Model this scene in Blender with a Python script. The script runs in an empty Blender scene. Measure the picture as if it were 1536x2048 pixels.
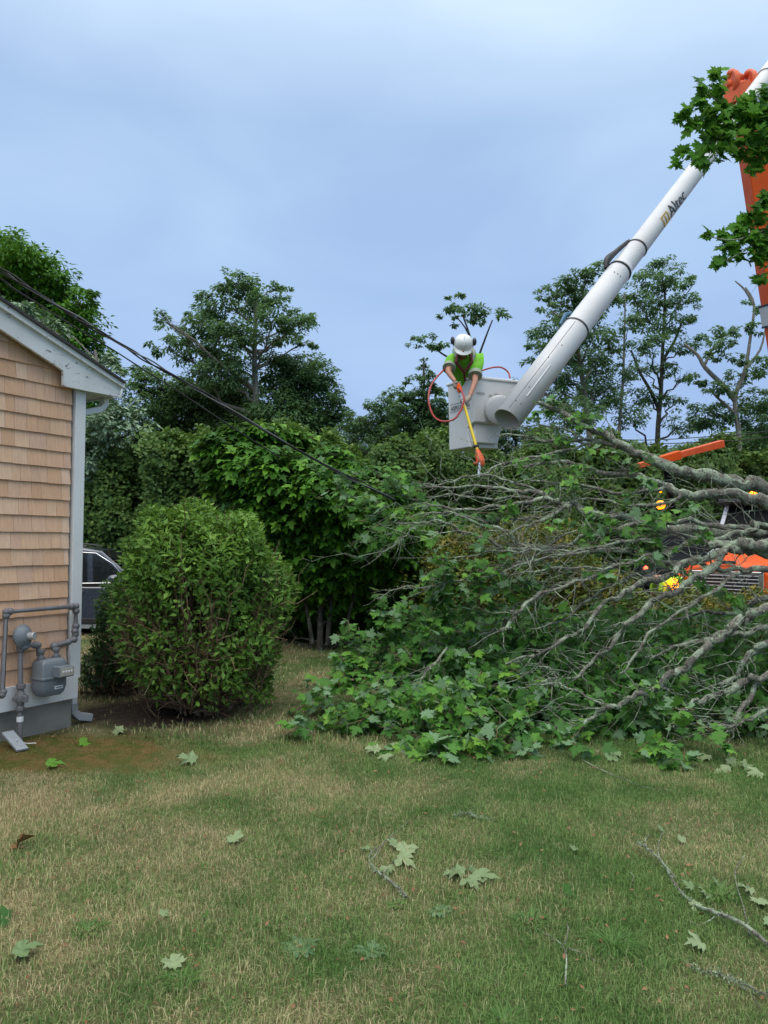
import bpy, bmesh, math, random
import numpy as np
from mathutils import Vector, Matrix
R = math.radians
rng = np.random.default_rng(7)
random.seed(7)
S = bpy.context.scene
COL = S.collection

# ------------------------------------------------------------------ camera
FPX, CX, CY = 1550.0, 768.0, 1024.0
CAMZ = 1.6
cam_d = bpy.data.cameras.new('camera'); cam = bpy.data.objects.new('camera', cam_d); COL.objects.link(cam)
CAM_M = Matrix.Translation((0, 0, CAMZ)) @ Matrix.Rotation(R(90 + 2.25), 4, 'X') @ Matrix.Rotation(R(0.35), 4, 'Z')
cam.matrix_world = CAM_M
cam_d.sensor_fit = 'VERTICAL'; cam_d.sensor_height = 36; cam_d.sensor_width = 27
cam_d.lens = 36 * FPX / 2048
cam_d.clip_end = 2000; cam_d.clip_start = 0.05
S.camera = cam

# ------------------------------------------------------------------ world, sun, exposure
SUN_EL, SUN_AZ = 55.0, 200.0          # soft light through the cloud, from behind the camera
wd = bpy.data.worlds.new('World'); S.world = wd; wd.use_nodes = True
nt = wd.node_tree; nt.nodes.clear()
N = nt.nodes.new; L = nt.links.new
out = N('ShaderNodeOutputWorld'); bg = N('ShaderNodeBackground'); bg.inputs[1].default_value = 0.1
sky = N('ShaderNodeTexSky'); sky.sky_type = 'NISHITA'; sky.sun_disc = False
sky.sun_elevation = R(SUN_EL); sky.sun_rotation = R(SUN_AZ)
tc = N('ShaderNodeTexCoord')
sep = N('ShaderNodeSeparateXYZ'); L(tc.outputs['Generated'], sep.inputs[0])
# flat cloud deck: elevation gradient (overcast sky brighter overhead) and soft cloud bands
ramp = N('ShaderNodeValToRGB'); L(sep.outputs[2], ramp.inputs[0])
cr = ramp.color_ramp
cr.elements[0].position = 0.0; cr.elements[0].color = (3.3, 4.8, 7.7, 1)
cr.elements[1].position = 1.0; cr.elements[1].color = (27.0, 27.0, 26.0, 1)
e = cr.elements.new(0.16); e.color = (3.4, 4.9, 7.9, 1)
e = cr.elements.new(0.30); e.color = (3.95, 5.65, 8.4, 1)
e = cr.elements.new(0.48); e.color = (4.15, 5.85, 8.4, 1)
e = cr.elements.new(0.62); e.color = (7.5, 9.3, 11.0, 1)
mp = N('ShaderNodeMapping'); mp.inputs['Scale'].default_value = (1.8, 1.8, 4.2); L(tc.outputs['Generated'], mp.inputs[0])
nz = N('ShaderNodeTexNoise'); nz.inputs['Scale'].default_value = 1.6; nz.inputs['Detail'].default_value = 5; nz.inputs['Roughness'].default_value = 0.45
nz.inputs['Distortion'].default_value = 0.3
L(mp.outputs[0], nz.inputs['Vector'])
r2 = N('ShaderNodeValToRGB'); L(nz.outputs['Fac'], r2.inputs[0])
r2.color_ramp.elements[0].position = 0.34; r2.color_ramp.elements[0].color = (0.88, 0.89, 0.93, 1)
r2.color_ramp.elements[1].position = 0.68; r2.color_ramp.elements[1].color = (1.13, 1.10, 1.05, 1)
mul = N('ShaderNodeMix'); mul.data_type = 'RGBA'; mul.blend_type = 'MULTIPLY'; mul.inputs[0].default_value = 1
L(ramp.outputs[0], mul.inputs[6]); L(r2.outputs[0], mul.inputs[7])
mx = N('ShaderNodeMix'); mx.data_type = 'RGBA'; mx.inputs[0].default_value = 0.9
L(sky.outputs[0], mx.inputs[6]); L(mul.outputs[2], mx.inputs[7])
L(mx.outputs[2], bg.inputs[0]); L(bg.outputs[0], out.inputs[0])
sd = bpy.data.lights.new('sun', 'SUN'); sd.energy = 1.35; sd.angle = R(40); sd.color = (1.0, 0.95, 0.88)
so = bpy.data.objects.new('sun', sd); COL.objects.link(so)
so.rotation_euler = (R(90 - SUN_EL), 0, R(180 - SUN_AZ))
S.view_settings.view_transform = 'Standard'; S.view_settings.look = 'None'
S.view_settings.exposure = 0.2; S.view_settings.gamma = 1
S.cycles.max_bounces = 6; S.cycles.transparent_max_bounces = 6; S.cycles.transmission_bounces = 4

# ------------------------------------------------------------------ geometry helpers
def ray(px, py):
    d = CAM_M.to_3x3() @ Vector(((px - CX) / FPX, -(py - CY) / FPX, -1)); return d
def at(px, py, Y):
    d = ray(px, py); t = Y / d.y; return Vector((d.x * t, Y, CAMZ + d.z * t))
def gp(px, py, z=0.0):
    d = ray(px, py); t = (z - CAMZ) / d.z; return Vector((d.x * t, d.y * t, z))
def ppm(Y): return FPX / Y

def link(o, parent=None):
    COL.objects.link(o)
    if parent is not None: o.parent = parent
    return o
def tag(o, label=None, cat=None, group=None, kind=None):
    if label: o['label'] = label
    if cat: o['category'] = cat
    if group: o['group'] = group
    if kind: o['kind'] = kind
    return o
def thing(name, label, cat, loc=(0, 0, 0), rz=0.0, group=None):
    o = bpy.data.objects.new(name, None); link(o); o.location = loc; o.rotation_euler = (0, 0, rz)
    o.empty_display_size = 0.2
    return tag(o, label, cat, group)

def np_mesh(name, V, F, mat, parent=None, rnd=None, smooth=False, mats=None, fmat=None):
    """V (n,3), F (m,k) array with a fixed k"""
    V = np.asarray(V, np.float32); F = np.asarray(F, np.int32)
    me = bpy.data.meshes.new(name); m, k = F.shape
    me.vertices.add(len(V)); me.vertices.foreach_set('co', V.ravel())
    me.loops.add(m * k); me.loops.foreach_set('vertex_index', F.ravel())
    me.polygons.add(m); me.polygons.foreach_set('loop_start', np.arange(0, m * k, k, dtype=np.int32))
    me.polygons.foreach_set('loop_total', np.full(m, k, np.int32))
    if smooth: me.polygons.foreach_set('use_smooth', np.ones(m, bool))
    if rnd is not None:
        a = me.attributes.new('rnd', 'FLOAT', 'POINT'); a.data.foreach_set('value', np.asarray(rnd, np.float32))
    me.update(calc_edges=True)
    me.materials.append(mat)
    return link(bpy.data.objects.new(name, me), parent)

class MB:
    def __init__(s): s.v = []; s.f = []; s.r = []; s.cur = 0.5
    def add(s, vs, fs):
        b = len(s.v); s.v += [tuple(v) for v in vs]; s.r += [s.cur] * len(vs)
        s.f += [tuple(b + i for i in f) for f in fs]
    def box(s, c, d, M=None):
        x, y, z = [k / 2 for k in d]; c = Vector(c)
        vs = [Vector((a * x, b * y, g * z)) for a in (-1, 1) for b in (-1, 1) for g in (-1, 1)]
        if M is not None: vs = [M @ v for v in vs]
        s.add([v + c for v in vs], [(0, 1, 3, 2), (4, 6, 7, 5), (0, 4, 5, 1), (2, 3, 7, 6), (0, 2, 6, 4), (1, 5, 7, 3)])
    def prism(s, poly, a, b, f):
        """poly list of 2d points; f(p, t) -> 3d for t = a, b"""
        n = len(poly)
        vs = [f(p, a) for p in poly] + [f(p, b) for p in poly]
        s.add(vs, [tuple(range(n))[::-1], tuple(range(n, 2 * n))] + [(i, (i + 1) % n, n + (i + 1) % n, n + i) for i in range(n)])
    def tube(s, pts, rad, n=8, cap=True):
        pts = [Vector(p) for p in pts]
        if not hasattr(rad, '__len__'): rad = [rad] * len(pts)
        vs = []; fs = []; up = None
        for i, p in enumerate(pts):
            t = (pts[min(i + 1, len(pts) - 1)] - pts[max(i - 1, 0)]).normalized()
            if up is None:
                up = Vector((0, 0, 1)) if abs(t.z) < 0.9 else Vector((1, 0, 0))
            a = t.cross(up).normalized(); up = a.cross(t).normalized()
            for k in range(n):
                q = 2 * math.pi * k / n
                vs.append(p + (a * math.cos(q) + up * math.sin(q)) * rad[i])
        for i in range(len(pts) - 1):
            for k in range(n):
                fs.append((i * n + k, i * n + (k + 1) % n, (i + 1) * n + (k + 1) % n, (i + 1) * n + k))
        if cap:
            fs.append(tuple(range(n))[::-1]); fs.append(tuple(range((len(pts) - 1) * n, len(pts) * n)))
        s.add(vs, fs)
    def cyl(s, a, b, r, n=16): s.tube([a, b], r, n)
    def ball(s, c, r, n=12, m=8, M=None):
        c = Vector(c); r = Vector(r) if hasattr(r, '__len__') else Vector((r, r, r)); vs = []; fs = []
        for j in range(m + 1):
            th = math.pi * j / m
            for i in range(n):
                ph = 2 * math.pi * i / n
                v = Vector((r.x * math.sin(th) * math.cos(ph), r.y * math.sin(th) * math.sin(ph), r.z * math.cos(th)))
                if M is not None: v = M @ v
                vs.append(c + v)
        for j in range(m):
            for i in range(n): fs.append((j * n + i, (j + 1) * n + i, (j + 1) * n + (i + 1) % n, j * n + (i + 1) % n))
        s.add(vs, fs)
    def lathe(s, prof, c, axis=(0, 0, 1), n=20):
        ax = Vector(axis).normalized(); q = Vector((0, 0, 1)).rotation_difference(ax); c = Vector(c); vs = []; fs = []
        for r, z in prof:
            for i in range(n):
                a = 2 * math.pi * i / n; vs.append(c + q @ Vector((r * math.cos(a), r * math.sin(a), z)))
        for j in range(len(prof) - 1):
            for i in range(n): fs.append((j * n + i, j * n + (i + 1) % n, (j + 1) * n + (i + 1) % n, (j + 1) * n + i))
        fs.append(tuple(range(n))[::-1]); fs.append(tuple(range((len(prof) - 1) * n, len(prof) * n)))
        s.add(vs, fs)
    def build(s, name, mat, parent=None, bevel=0, smooth=False, seg=2):
        me = bpy.data.meshes.new(name); me.from_pydata(s.v, [], s.f)
        a = me.attributes.new('rnd', 'FLOAT', 'POINT'); a.data.foreach_set('value', np.asarray(s.r, np.float32))
        me.materials.append(mat)
        bm = bmesh.new(); bm.from_mesh(me); bmesh.ops.recalc_face_normals(bm, faces=bm.faces[:]); bm.to_mesh(me); bm.free()
        o = link(bpy.data.objects.new(name, me), parent)
        if smooth or bevel:
            me.polygons.foreach_set('use_smooth', np.ones(len(me.polygons), bool)); me.update()
        if bevel:
            b = o.modifiers.new('bevel', 'BEVEL'); b.width = bevel; b.segments = seg; b.limit_method = 'ANGLE'; b.angle_limit = R(35)
            w = o.modifiers.new('wn', 'WEIGHTED_NORMAL'); w.keep_sharp = True
        elif smooth:
            e_ = o.modifiers.new('es', 'EDGE_SPLIT'); e_.split_angle = R(40)
        return o

def catmull(pts, sub=4):
    """pts: list of (Vector, radius)"""
    P = [Vector(p[0]) for p in pts]; Q = [p[1] for p in pts]; o = []
    for i in range(len(P) - 1):
        p0, p1, p2, p3 = P[max(i - 1, 0)], P[i], P[i + 1], P[min(i + 2, len(P) - 1)]
        for k in range(sub):
            t = k / sub
            v = 0.5 * ((2 * p1) + (p2 - p0) * t + (2 * p0 - 5 * p1 + 4 * p2 - p3) * t * t + (3 * p1 - p0 - 3 * p2 + p3) * t ** 3)
            o.append((v, Q[i] * (1 - t) + Q[i + 1] * t))
    o.append((P[-1], Q[-1])); return o

# ------------------------------------------------------------------ materials
def new_mat(name):
    m = bpy.data.materials.new(name); m.use_nodes = True; t = m.node_tree; t.nodes.clear()
    o = t.nodes.new('ShaderNodeOutputMaterial'); return m, t, o
def mixc(t, fac, a, b, mode='MIX'):
    n = t.nodes.new('ShaderNodeMix'); n.data_type = 'RGBA'; n.blend_type = mode
    for s_, v in ((0, fac), (6, a), (7, b)):
        if hasattr(v, 'is_linked') or hasattr(v, 'links'): t.links.new(v, n.inputs[s_])
        elif isinstance(v, tuple): n.inputs[s_].default_value = v + (1,) if len(v) == 3 else v
        else: n.inputs[s_].default_value = v
    return n.outputs[2]
def noise(t, vec, scale, detail=4, rough=0.55, dist=0):
    n = t.nodes.new('ShaderNodeTexNoise'); n.inputs['Scale'].default_value = scale; n.inputs['Detail'].default_value = detail
    n.inputs['Roughness'].default_value = rough; n.inputs['Distortion'].default_value = dist
    if vec is not None: t.links.new(vec, n.inputs['Vector'])
    return n.outputs['Fac']
def rampf(t, fac, a, b, va=0.0, vb=1.0):
    n = t.nodes.new('ShaderNodeMapRange'); t.links.new(fac, n.inputs[0])
    n.inputs[1].default_value = a; n.inputs[2].default_value = b; n.inputs[3].default_value = va; n.inputs[4].default_value = vb
    n.clamp = True; return n.outputs[0]
def objvec(t, scale=(1, 1, 1)):
    c = t.nodes.new('ShaderNodeTexCoord'); m = t.nodes.new('ShaderNodeMapping'); m.inputs['Scale'].default_value = scale
    t.links.new(c.outputs['Object'], m.inputs[0]); return m.outputs[0]
def attr(t, name='rnd'):
    a = t.nodes.new('ShaderNodeAttribute'); a.attribute_name = name; return a.outputs['Fac']

def surf(name, col, rough=0.5, metal=0.0, col2=None, nscale=8, var=0.5, bump=0.0, bscale=40, spec=0.5, scale=(1, 1, 1), coat=0, emis=None, estr=0):
    m, t, o = new_mat(name); p = t.nodes.new('ShaderNodeBsdfPrincipled'); v = objvec(t, scale)
    if col2 is not None:
        f = rampf(t, noise(t, v, nscale, 6), 0.5 - var / 2, 0.5 + var / 2); c = mixc(t, f, col, col2)
        t.links.new(c, p.inputs['Base Color'])
    else: p.inputs['Base Color'].default_value = (*col, 1)
    rn = rampf(t, noise(t, v, nscale * 2.3, 4), 0.3, 0.7, max(rough - 0.1, 0), min(rough + 0.1, 1)); t.links.new(rn, p.inputs['Roughness'])
    p.inputs['Metallic'].default_value = metal; p.inputs['Specular IOR Level'].default_value = spec
    p.inputs['Coat Weight'].default_value = coat
    if bump:
        b = t.nodes.new('ShaderNodeBump'); b.inputs['Strength'].default_value = bump; b.inputs['Distance'].default_value = 0.01
        t.links.new(noise(t, v, bscale, 5), b.inputs['Height']); t.links.new(b.outputs[0], p.inputs['Normal'])
    if emis: p.inputs['Emission Color'].default_value = (*emis, 1); p.inputs['Emission Strength'].default_value = estr
    t.links.new(p.outputs[0], o.inputs[0]); return m

def leafmat(name, cols, under=None, trans=0.25, rough=0.5, spec=0.35):
    m, t, o = new_mat(name); p = t.nodes.new('ShaderNodeBsdfPrincipled')
    r = t.nodes.new('ShaderNodeValToRGB'); t.links.new(attr(t), r.inputs[0]); el = r.color_ramp.elements
    el[0].position = 0; el[0].color = (*cols[0], 1); el[1].position = 1; el[1].color = (*cols[-1], 1)
    for i, c in enumerate(cols[1:-1]):
        k = el.new((i + 1) / (len(cols) - 1)); k.color = (*c, 1)
    c = r.outputs[0]
    if under:
        g = t.nodes.new('ShaderNodeNewGeometry'); c = mixc(t, g.outputs['Backfacing'], c, under)
    t.links.new(c, p.inputs['Base Color']); p.inputs['Roughness'].default_value = rough; p.inputs['Specular IOR Level'].default_value = spec
    tr = t.nodes.new('ShaderNodeBsdfTranslucent'); t.links.new(mixc(t, 0.5, c, (0.12, 0.2, 0.02), 'MIX'), tr.inputs[0])
    ms = t.nodes.new('ShaderNodeMixShader'); ms.inputs[0].default_value = trans
    t.links.new(p.outputs[0], ms.inputs[1]); t.links.new(tr.outputs[0], ms.inputs[2]); t.links.new(ms.outputs[0], o.inputs[0]); return m

def barkmat(name, a, b, lich=(0.3, 0.36, 0.29), amt=0.5):
    m, t, o = new_mat(name); p = t.nodes.new('ShaderNodeBsdfPrincipled'); v = objvec(t)
    c = mixc(t, rampf(t, noise(t, v, 22, 8, 0.7), 0.35, 0.65), a, b)
    c = mixc(t, rampf(t, noise(t, v, 9, 7, 0.7), 0.62 - amt * 0.25, 0.66 - amt * 0.15), c, lich)
    c = mixc(t, rampf(t, noise(t, v, 60, 4, 0.7), 0.56, 0.62), c, tuple(k * 0.35 for k in a))
    t.links.new(c, p.inputs['Base Color']); p.inputs['Roughness'].default_value = 0.9; p.inputs['Specular IOR Level'].default_value = 0.2
    bp = t.nodes.new('ShaderNodeBump'); bp.inputs['Strength'].default_value = 0.8; bp.inputs['Distance'].default_value = 0.012
    t.links.new(noise(t, v, 45, 8, 0.7), bp.inputs['Height']); t.links.new(bp.outputs[0], p.inputs['Normal'])
    t.links.new(p.outputs[0], o.inputs[0]); return m

M = {}
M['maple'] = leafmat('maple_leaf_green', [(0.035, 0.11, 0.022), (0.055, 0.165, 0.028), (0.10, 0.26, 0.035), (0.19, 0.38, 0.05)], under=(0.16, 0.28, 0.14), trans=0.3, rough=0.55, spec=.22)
M['maple_loose'] = leafmat('maple_leaf_underside', [(0.13, 0.2, 0.085), (0.23, 0.29, 0.15)], under=(0.15, 0.22, 0.10), trans=0.1, rough=0.6, spec=.25)
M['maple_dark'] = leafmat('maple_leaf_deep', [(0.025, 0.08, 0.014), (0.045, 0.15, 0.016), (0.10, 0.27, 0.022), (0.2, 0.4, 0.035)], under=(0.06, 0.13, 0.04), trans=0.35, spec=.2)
M['maple_up'] = leafmat('maple_leaf_hanging', [(0.035, 0.13, 0.015), (0.07, 0.24, 0.02), (0.14, 0.38, 0.03)], under=(0.09, 0.26, 0.04), trans=0.5, spec=.2)
M['tree_a'] = leafmat('foliage_mid', [(0.07, 0.14, 0.07), (0.115, 0.22, 0.10), (0.19, 0.32, 0.15)], trans=0.5, spec=.2)
M['tree_b'] = leafmat('foliage_lush', [(0.045, 0.13, 0.018), (0.08, 0.23, 0.022), (0.14, 0.34, 0.03)], trans=0.3, spec=.2)
M['tree_c'] = leafmat('foliage_silver', [(0.1, 0.17, 0.1), (0.18, 0.28, 0.16), (0.28, 0.38, 0.26)], trans=0.15)
M['tree_d'] = leafmat('foliage_deep', [(0.06, 0.125, 0.055), (0.095, 0.19, 0.08), (0.14, 0.26, 0.10)], trans=0.45, spec=.2)
M['hedge'] = leafmat('foliage_hedge', [(0.04, 0.095, 0.025), (0.075, 0.15, 0.035), (0.16, 0.25, 0.05)], trans=0.3, spec=.2)
M['shrub'] = leafmat('foliage_shrub', [(0.06, 0.13, 0.025), (0.11, 0.23, 0.04), (0.24, 0.42, 0.07)], trans=0.35, spec=.2)
M['yshrub'] = leafmat('foliage_yellowish', [(0.05, 0.11, 0.015), (0.1, 0.16, 0.018), (0.3, 0.22, 0.03)], trans=0.25)
M['weed'] = leafmat('weed_leaf', [(0.08, 0.16, 0.07), (0.14, 0.24, 0.11)], trans=0.2)
M['tuft'] = leafmat('tuft_blade', [(0.05, 0.13, 0.02), (0.12, 0.24, 0.05)], trans=0.25)
M['dead'] = leafmat('dead_leaf', [(0.16, 0.06, 0.03), (0.25, 0.14, 0.06)], trans=0.1)
M['bark'] = barkmat('bark_grey', (0.08, 0.072, 0.06), (0.215, 0.205, 0.17), lich=(0.29, 0.35, 0.25), amt=0.6)
M['bark_dark'] = barkmat('bark_dark', (0.035, 0.032, 0.028), (0.09, 0.08, 0.07), lich=(0.14, 0.17, 0.13), amt=0.3)
M['bark_pale'] = barkmat('bark_pale', (0.14, 0.13, 0.11), (0.28, 0.26, 0.23), amt=0.2)
M['twig'] = barkmat('twig_brown', (0.13, 0.085, 0.05), (0.27, 0.18, 0.11), lich=(0.3, 0.3, 0.2), amt=0.2)
M['lichen'] = leafmat('lichen_tuft', [(0.12, 0.17, 0.09), (0.22, 0.28, 0.17), (0.34, 0.41, 0.29)], trans=0.05, rough=0.9, spec=0.1)
M['splinter'] = surf('splintered_wood', (0.5, 0.33, 0.17), 0.8, col2=(0.36, 0.22, 0.11), nscale=30)

# ------------------------------------------------------------------ leaves
def mirror_fan(half, ctr):
    pts = half + [(-x, y) for x, y in half[::-1] if abs(x) > 1e-6]
    V = [(ctr[0], ctr[1], 0)] + [(x, y, 0) for x, y in pts]
    n = len(pts); F = [(0, 1 + i, 1 + (i + 1) % n) for i in range(n)]
    V = np.array(V, float); V[:, 2] = 0.10 * np.abs(V[:, 0]) ** 1.0 - 0.28 * (V[:, 0] ** 2 + (V[:, 1] - 0.3) ** 2); V[0, 2] = -0.02
    return V, np.array(F)
T_HI = mirror_fan([(0, 0), (.10, -.12), (.20, -.03), (.42, -.06), (.33, .10), (.44, .18), (.62, .42), (.43, .41), (.37, .54), (.2, .42), (.21, .62), (.26, .74), (.11, .73), (0, 1.0)], (0, .25))
T_LO = mirror_fan([(0, 0), (.36, -.06), (.3, .14), (.6, .42), (.21, .42), (.2, .68), (0, 1.0)], (0, .25))
T_LOOSE = mirror_fan([(0, 0), (.10, -.12), (.20, -.03), (.42, -.06), (.33, .10), (.44, .18), (.62, .42), (.43, .41), (.37, .54), (.2, .42), (.21, .62), (.26, .74), (.11, .73), (0, 1.0)], (0, .25))
T_LOOSE[0][1:, 2] = 0.30 * np.abs(T_LOOSE[0][1:, 0]) - 0.42 * (T_LOOSE[0][1:, 0] ** 2 + (T_LOOSE[0][1:, 1] - .25) ** 2) + 0.07 * np.sin(19 * T_LOOSE[0][1:, 0] + 23 * T_LOOSE[0][1:, 1])
T_SIMPLE = (np.array([(0, 0, 0), (-.23, .45, .06), (0, 1, -.06), (.23, .45, .06)], float), np.array([(0, 2, 1), (0, 3, 2)]))
T_WIDE = (np.array([(0, 0, 0), (-.36, .5, .08), (0, 1, -.08), (.36, .5, .08)], float), np.array([(0, 2, 1), (0, 3, 2)]))

def unit(a): return a / np.maximum(np.linalg.norm(a, axis=-1, keepdims=True), 1e-9)
def leaves(name, C, NRM, DIR, size, tmpl, mat, parent, rnd=None):
    """C centres, NRM leaf normals, DIR growing directions (made orthogonal)"""
    C = np.asarray(C, float); n = len(C); NRM = unit(NRM); D = unit(DIR - (DIR * NRM).sum(1, keepdims=True) * NRM); X = np.cross(D, NRM)
    TV, TF = tmpl; k = len(TV); size = np.broadcast_to(size, (n,)).reshape(n, 1, 1)
    curl = rng.uniform(0.3, 1.8, (n, 1, 1))
    V = C[:, None, :] + size * (TV[None, :, 0:1] * X[:, None, :] + TV[None, :, 1:2] * D[:, None, :] + TV[None, :, 2:3] * curl * NRM[:, None, :])
    F = TF[None] + (np.arange(n) * k)[:, None, None]
    if rnd is None: rnd = rng.random(n)
    return np_mesh(name, V.reshape(-1, 3), F.reshape(-1, 3), mat, parent, np.repeat(np.clip(rnd, 0, 1), k))

def rvec(n): return unit(rng.normal(size=(n, 3)))
def clump_leaves(blobs, per_m3, size, flat=0.6, droop=0.3, subr=0.35, subn=None, shell=0.35, up=1.0, nsub_m3=None):
    """blobs: list of (centre Vector, radii (3)) -> arrays C, NRM, DIR, rnd. leaves gather in sub-clumps biased to the shell"""
    Cs, Ns, Ds, Rs = [], [], [], []
    for c, r in blobs:
        r = np.array(r, float); vol = 4.19 * r.prod(); ntot = max(int(per_m3 * vol), 12)
        ns = max(int(ntot / (subn or 40)), 3)
        d = rvec(ns); rad = rng.random((ns, 1)) ** shell
        sc = np.array(c) + d * rad * r
        sr = subr * r.mean() * rng.uniform(0.6, 1.3, (ns, 1))
        idx = rng.integers(0, ns, ntot)
        off = rvec(ntot) * rng.random((ntot, 1)) ** 0.4 * sr[idx] * np.array([1, 1, flat])
        P = sc[idx] + off
        nr = rvec(ntot) * 0.75 + np.array([0, 0, up]) + unit(off) * 0.35 + unit(P - np.array(c)) * 0.35
        dr = rvec(ntot) * 0.6 + unit(P - np.array(c)) * 0.5 + unit(off) * 0.4 + np.array([0, 0, -droop])
        tone = rng.random(ns) * 0.45
        Cs.append(P); Ns.append(nr); Ds.append(dr); Rs.append(tone[idx] + rng.random(ntot) * 0.55)
    return np.concatenate(Cs), np.concatenate(Ns), np.concatenate(Ds), np.concatenate(Rs)

def wobble(a, b, n, amp):
    """wavy line between two points"""
    a, b = Vector(a), Vector(b); o = []; Lh = (b - a).length
    j = [Vector(rng.normal(size=3)) * amp * Lh for _ in range(n + 1)]
    for i in range(n + 1):
        t = i / n; o.append(a.lerp(b, t) + (j[i] * (math.sin(math.pi * t) ** 0.7 if 0 < t < 1 else 0)))
    return o

DENS = 20.0
def make_tree(name, label, Y, trunk, blobs, leaf, size, dens, bark='bark_dark', tr=0.16, depth=0.9, group=None, flat=0.6, droop=0.3,
              subr=0.4, cat='tree', tmpl=None, limbs=True, extra=None, base=None, subn=36, shell=0.4, twigs=True, up=1.0):
    """trunk: pixel polyline from ground up (first point's ground spot is taken), blobs (px,py,rx,ry[,dY])"""
    k = Y / FPX
    tp = [at(x, y, Y) for x, y in trunk]
    b0 = Vector((tp[0].x, Y, 0)) if base is None else Vector(base)
    root = thing(name, label, cat, b0, 0, group)
    def loc(p): return Vector(p) - b0
    pts = [b0 + Vector((0, 0, -0.1))] + tp
    H = max(p.z for p in pts)
    pr = [(p, tr * (1 - 0.75 * max(p.z, 0) / max(H, 0.1))) for p in pts]
    sm = catmull(pr, 4)
    m = MB(); m.tube([loc(p) for p, _ in sm], [q for _, q in sm], 8)
    m.build('trunk', M[bark], root, smooth=True)
    bl = []
    lm = MB()
    for q in blobs:
        x, y, rx, ry = q[:4]; dY = q[4] if len(q) > 4 else rng.uniform(-depth, depth)
        c = at(x, y, Y + dY); rad = (rx * k, (rx + ry) / 2 * k, ry * k); bl.append((loc(c), rad))
        if limbs:
            below = [s_ for s_ in sm if s_[0].z < c.z - 0.15 * rx * k and s_[0].z > 0.2] or [sm[1]]
            j = min(below, key=lambda s_: abs((c.z - s_[0].z) - 0.7 * (Vector((c.x - s_[0].x, c.y - s_[0].y, 0))).length))
            w = wobble(loc(j[0]), loc(c), 6, 0.04); r0 = min(j[1] * 0.55, tr * 0.4)
            lm.tube(w, [r0 * (1 - 0.8 * i / 6) for i in range(7)], 6)
            if twigs:
                for _ in range(6):
                    e_ = Vector(loc(c)) + Vector(rvec(1)[0] * np.array(rad) * 0.95)
                    s0 = w[int(rng.integers(3, 6))]
                    lm.tube(wobble(s0, e_, 4, 0.06), [r0 * 0.3 * (1 - 0.75 * i / 4) for i in range(5)], 4)
    if extra:
        for pl, r0, r1 in extra:
            pp = [loc(at(x, y, Y)) for x, y in pl]; s2 = catmull([(p, r0 + (r1 - r0) * i / max(len(pp) - 1, 1)) for i, p in enumerate(pp)], 3)
            em = MB(); em.tube([a for a, _ in s2], [b_ for _, b_ in s2], 6); em.build('limb', M[bark], root, smooth=True)
    if lm.v: lm.build('limbs', M[bark], root, smooth=True)
    bl = [(c_, tuple(1.34 * q_ for q_ in r_)) for c_, r_ in bl]
    C, NR, D, Rn = clump_leaves(bl, dens * DENS, size, flat, droop, subr, subn, shell, up)
    sz = size * rng.uniform(0.55, 1.15, len(C)) * (0.86 if size > .15 and Y > 20 else 1)
    leaves('crown', C, NR, D, sz, tmpl or T_SIMPLE, M[leaf], root, Rn)
    return root

# ------------------------------------------------------------------ ground
def ground_color(t, bare):
    v = objvec(t)
    big = noise(t, v, 0.75, 3, 0.5, 0.4); mid = noise(t, v, 2.6, 4, 0.6); fine = noise(t, v, 40, 4, 0.7)
    sepn = t.nodes.new('ShaderNodeSeparateXYZ'); t.links.new(v, sepn.inputs[0])
    a = t.nodes.new('ShaderNodeMath'); a.operation = 'MULTIPLY_ADD'; t.links.new(mid, a.inputs[0]); a.inputs[1].default_value = 0.6; t.links.new(big, a.inputs[2])
    # the left half of the lawn is drier
    b = t.nodes.new('ShaderNodeMath'); b.operation = 'MULTIPLY_ADD'; t.links.new(sepn.outputs[0], b.inputs[0]); b.inputs[1].default_value = -0.045; t.links.new(a.outputs[0], b.inputs[2])
    c = t.nodes.new('ShaderNodeMath'); c.operation = 'MULTIPLY_ADD'; t.links.new(fine, c.inputs[0]); c.inputs[1].default_value = 0.35; t.links.new(b.outputs[0], c.inputs[2])
    return v, c.outputs[0]
def zone(t, v, cx, cy, sx, sy, lo=0.75, hi=1.1):
    m = t.nodes.new('ShaderNodeMapping'); m.vector_type = 'POINT'; m.inputs['Location'].default_value = (-cx / sx, -cy / sy, 0); m.inputs['Scale'].default_value = (1 / sx, 1 / sy, 0)
    t.links.new(v, m.inputs[0])
    l = t.nodes.new('ShaderNodeVectorMath'); l.operation = 'LENGTH'; t.links.new(m.outputs[0], l.inputs[0])
    a = t.nodes.new('ShaderNodeMath'); a.operation = 'MULTIPLY_ADD'; t.links.new(noise(t, v, 2.2, 5, 0.65), a.inputs[0]); a.inputs[1].default_value = 0.9
    t.links.new(l.outputs['Value'], a.inputs[2])
    return rampf(t, a.outputs[0], lo + 0.45, hi + 0.45, 1, 0)
ZONES = {'moss': (-2.75, 5.95, 1.45, 0.6), 'mulch': (-2.15, 7.45, 0.75, 0.8)}
m, t, o = new_mat('lawn_soil'); p = t.nodes.new('ShaderNodeBsdfPrincipled')
v, dry = ground_color(t, 0)
c = mixc(t, rampf(t, dry, 0.85, 1.2), (0.05, 0.08, 0.025), (0.18, 0.145, 0.08))
moss = mixc(t, rampf(t, noise(t, v, 7, 5), 0.4, 0.6), (0.075, 0.085, 0.02), (0.15, 0.095, 0.04))
c = mixc(t, zone(t, v, *ZONES['moss']), c, moss)
mul_ = mixc(t, rampf(t, noise(t, v, 30, 5, 0.8), 0.4, 0.7), (0.018, 0.013, 0.01), (0.09, 0.065, 0.045))
c = mixc(t, zone(t, v, *ZONES['mulch']), c, mul_)
t.links.new(c, p.inputs['Base Color']); p.inputs['Roughness'].default_value = 1; p.inputs['Specular IOR Level'].default_value = 0.1
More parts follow.
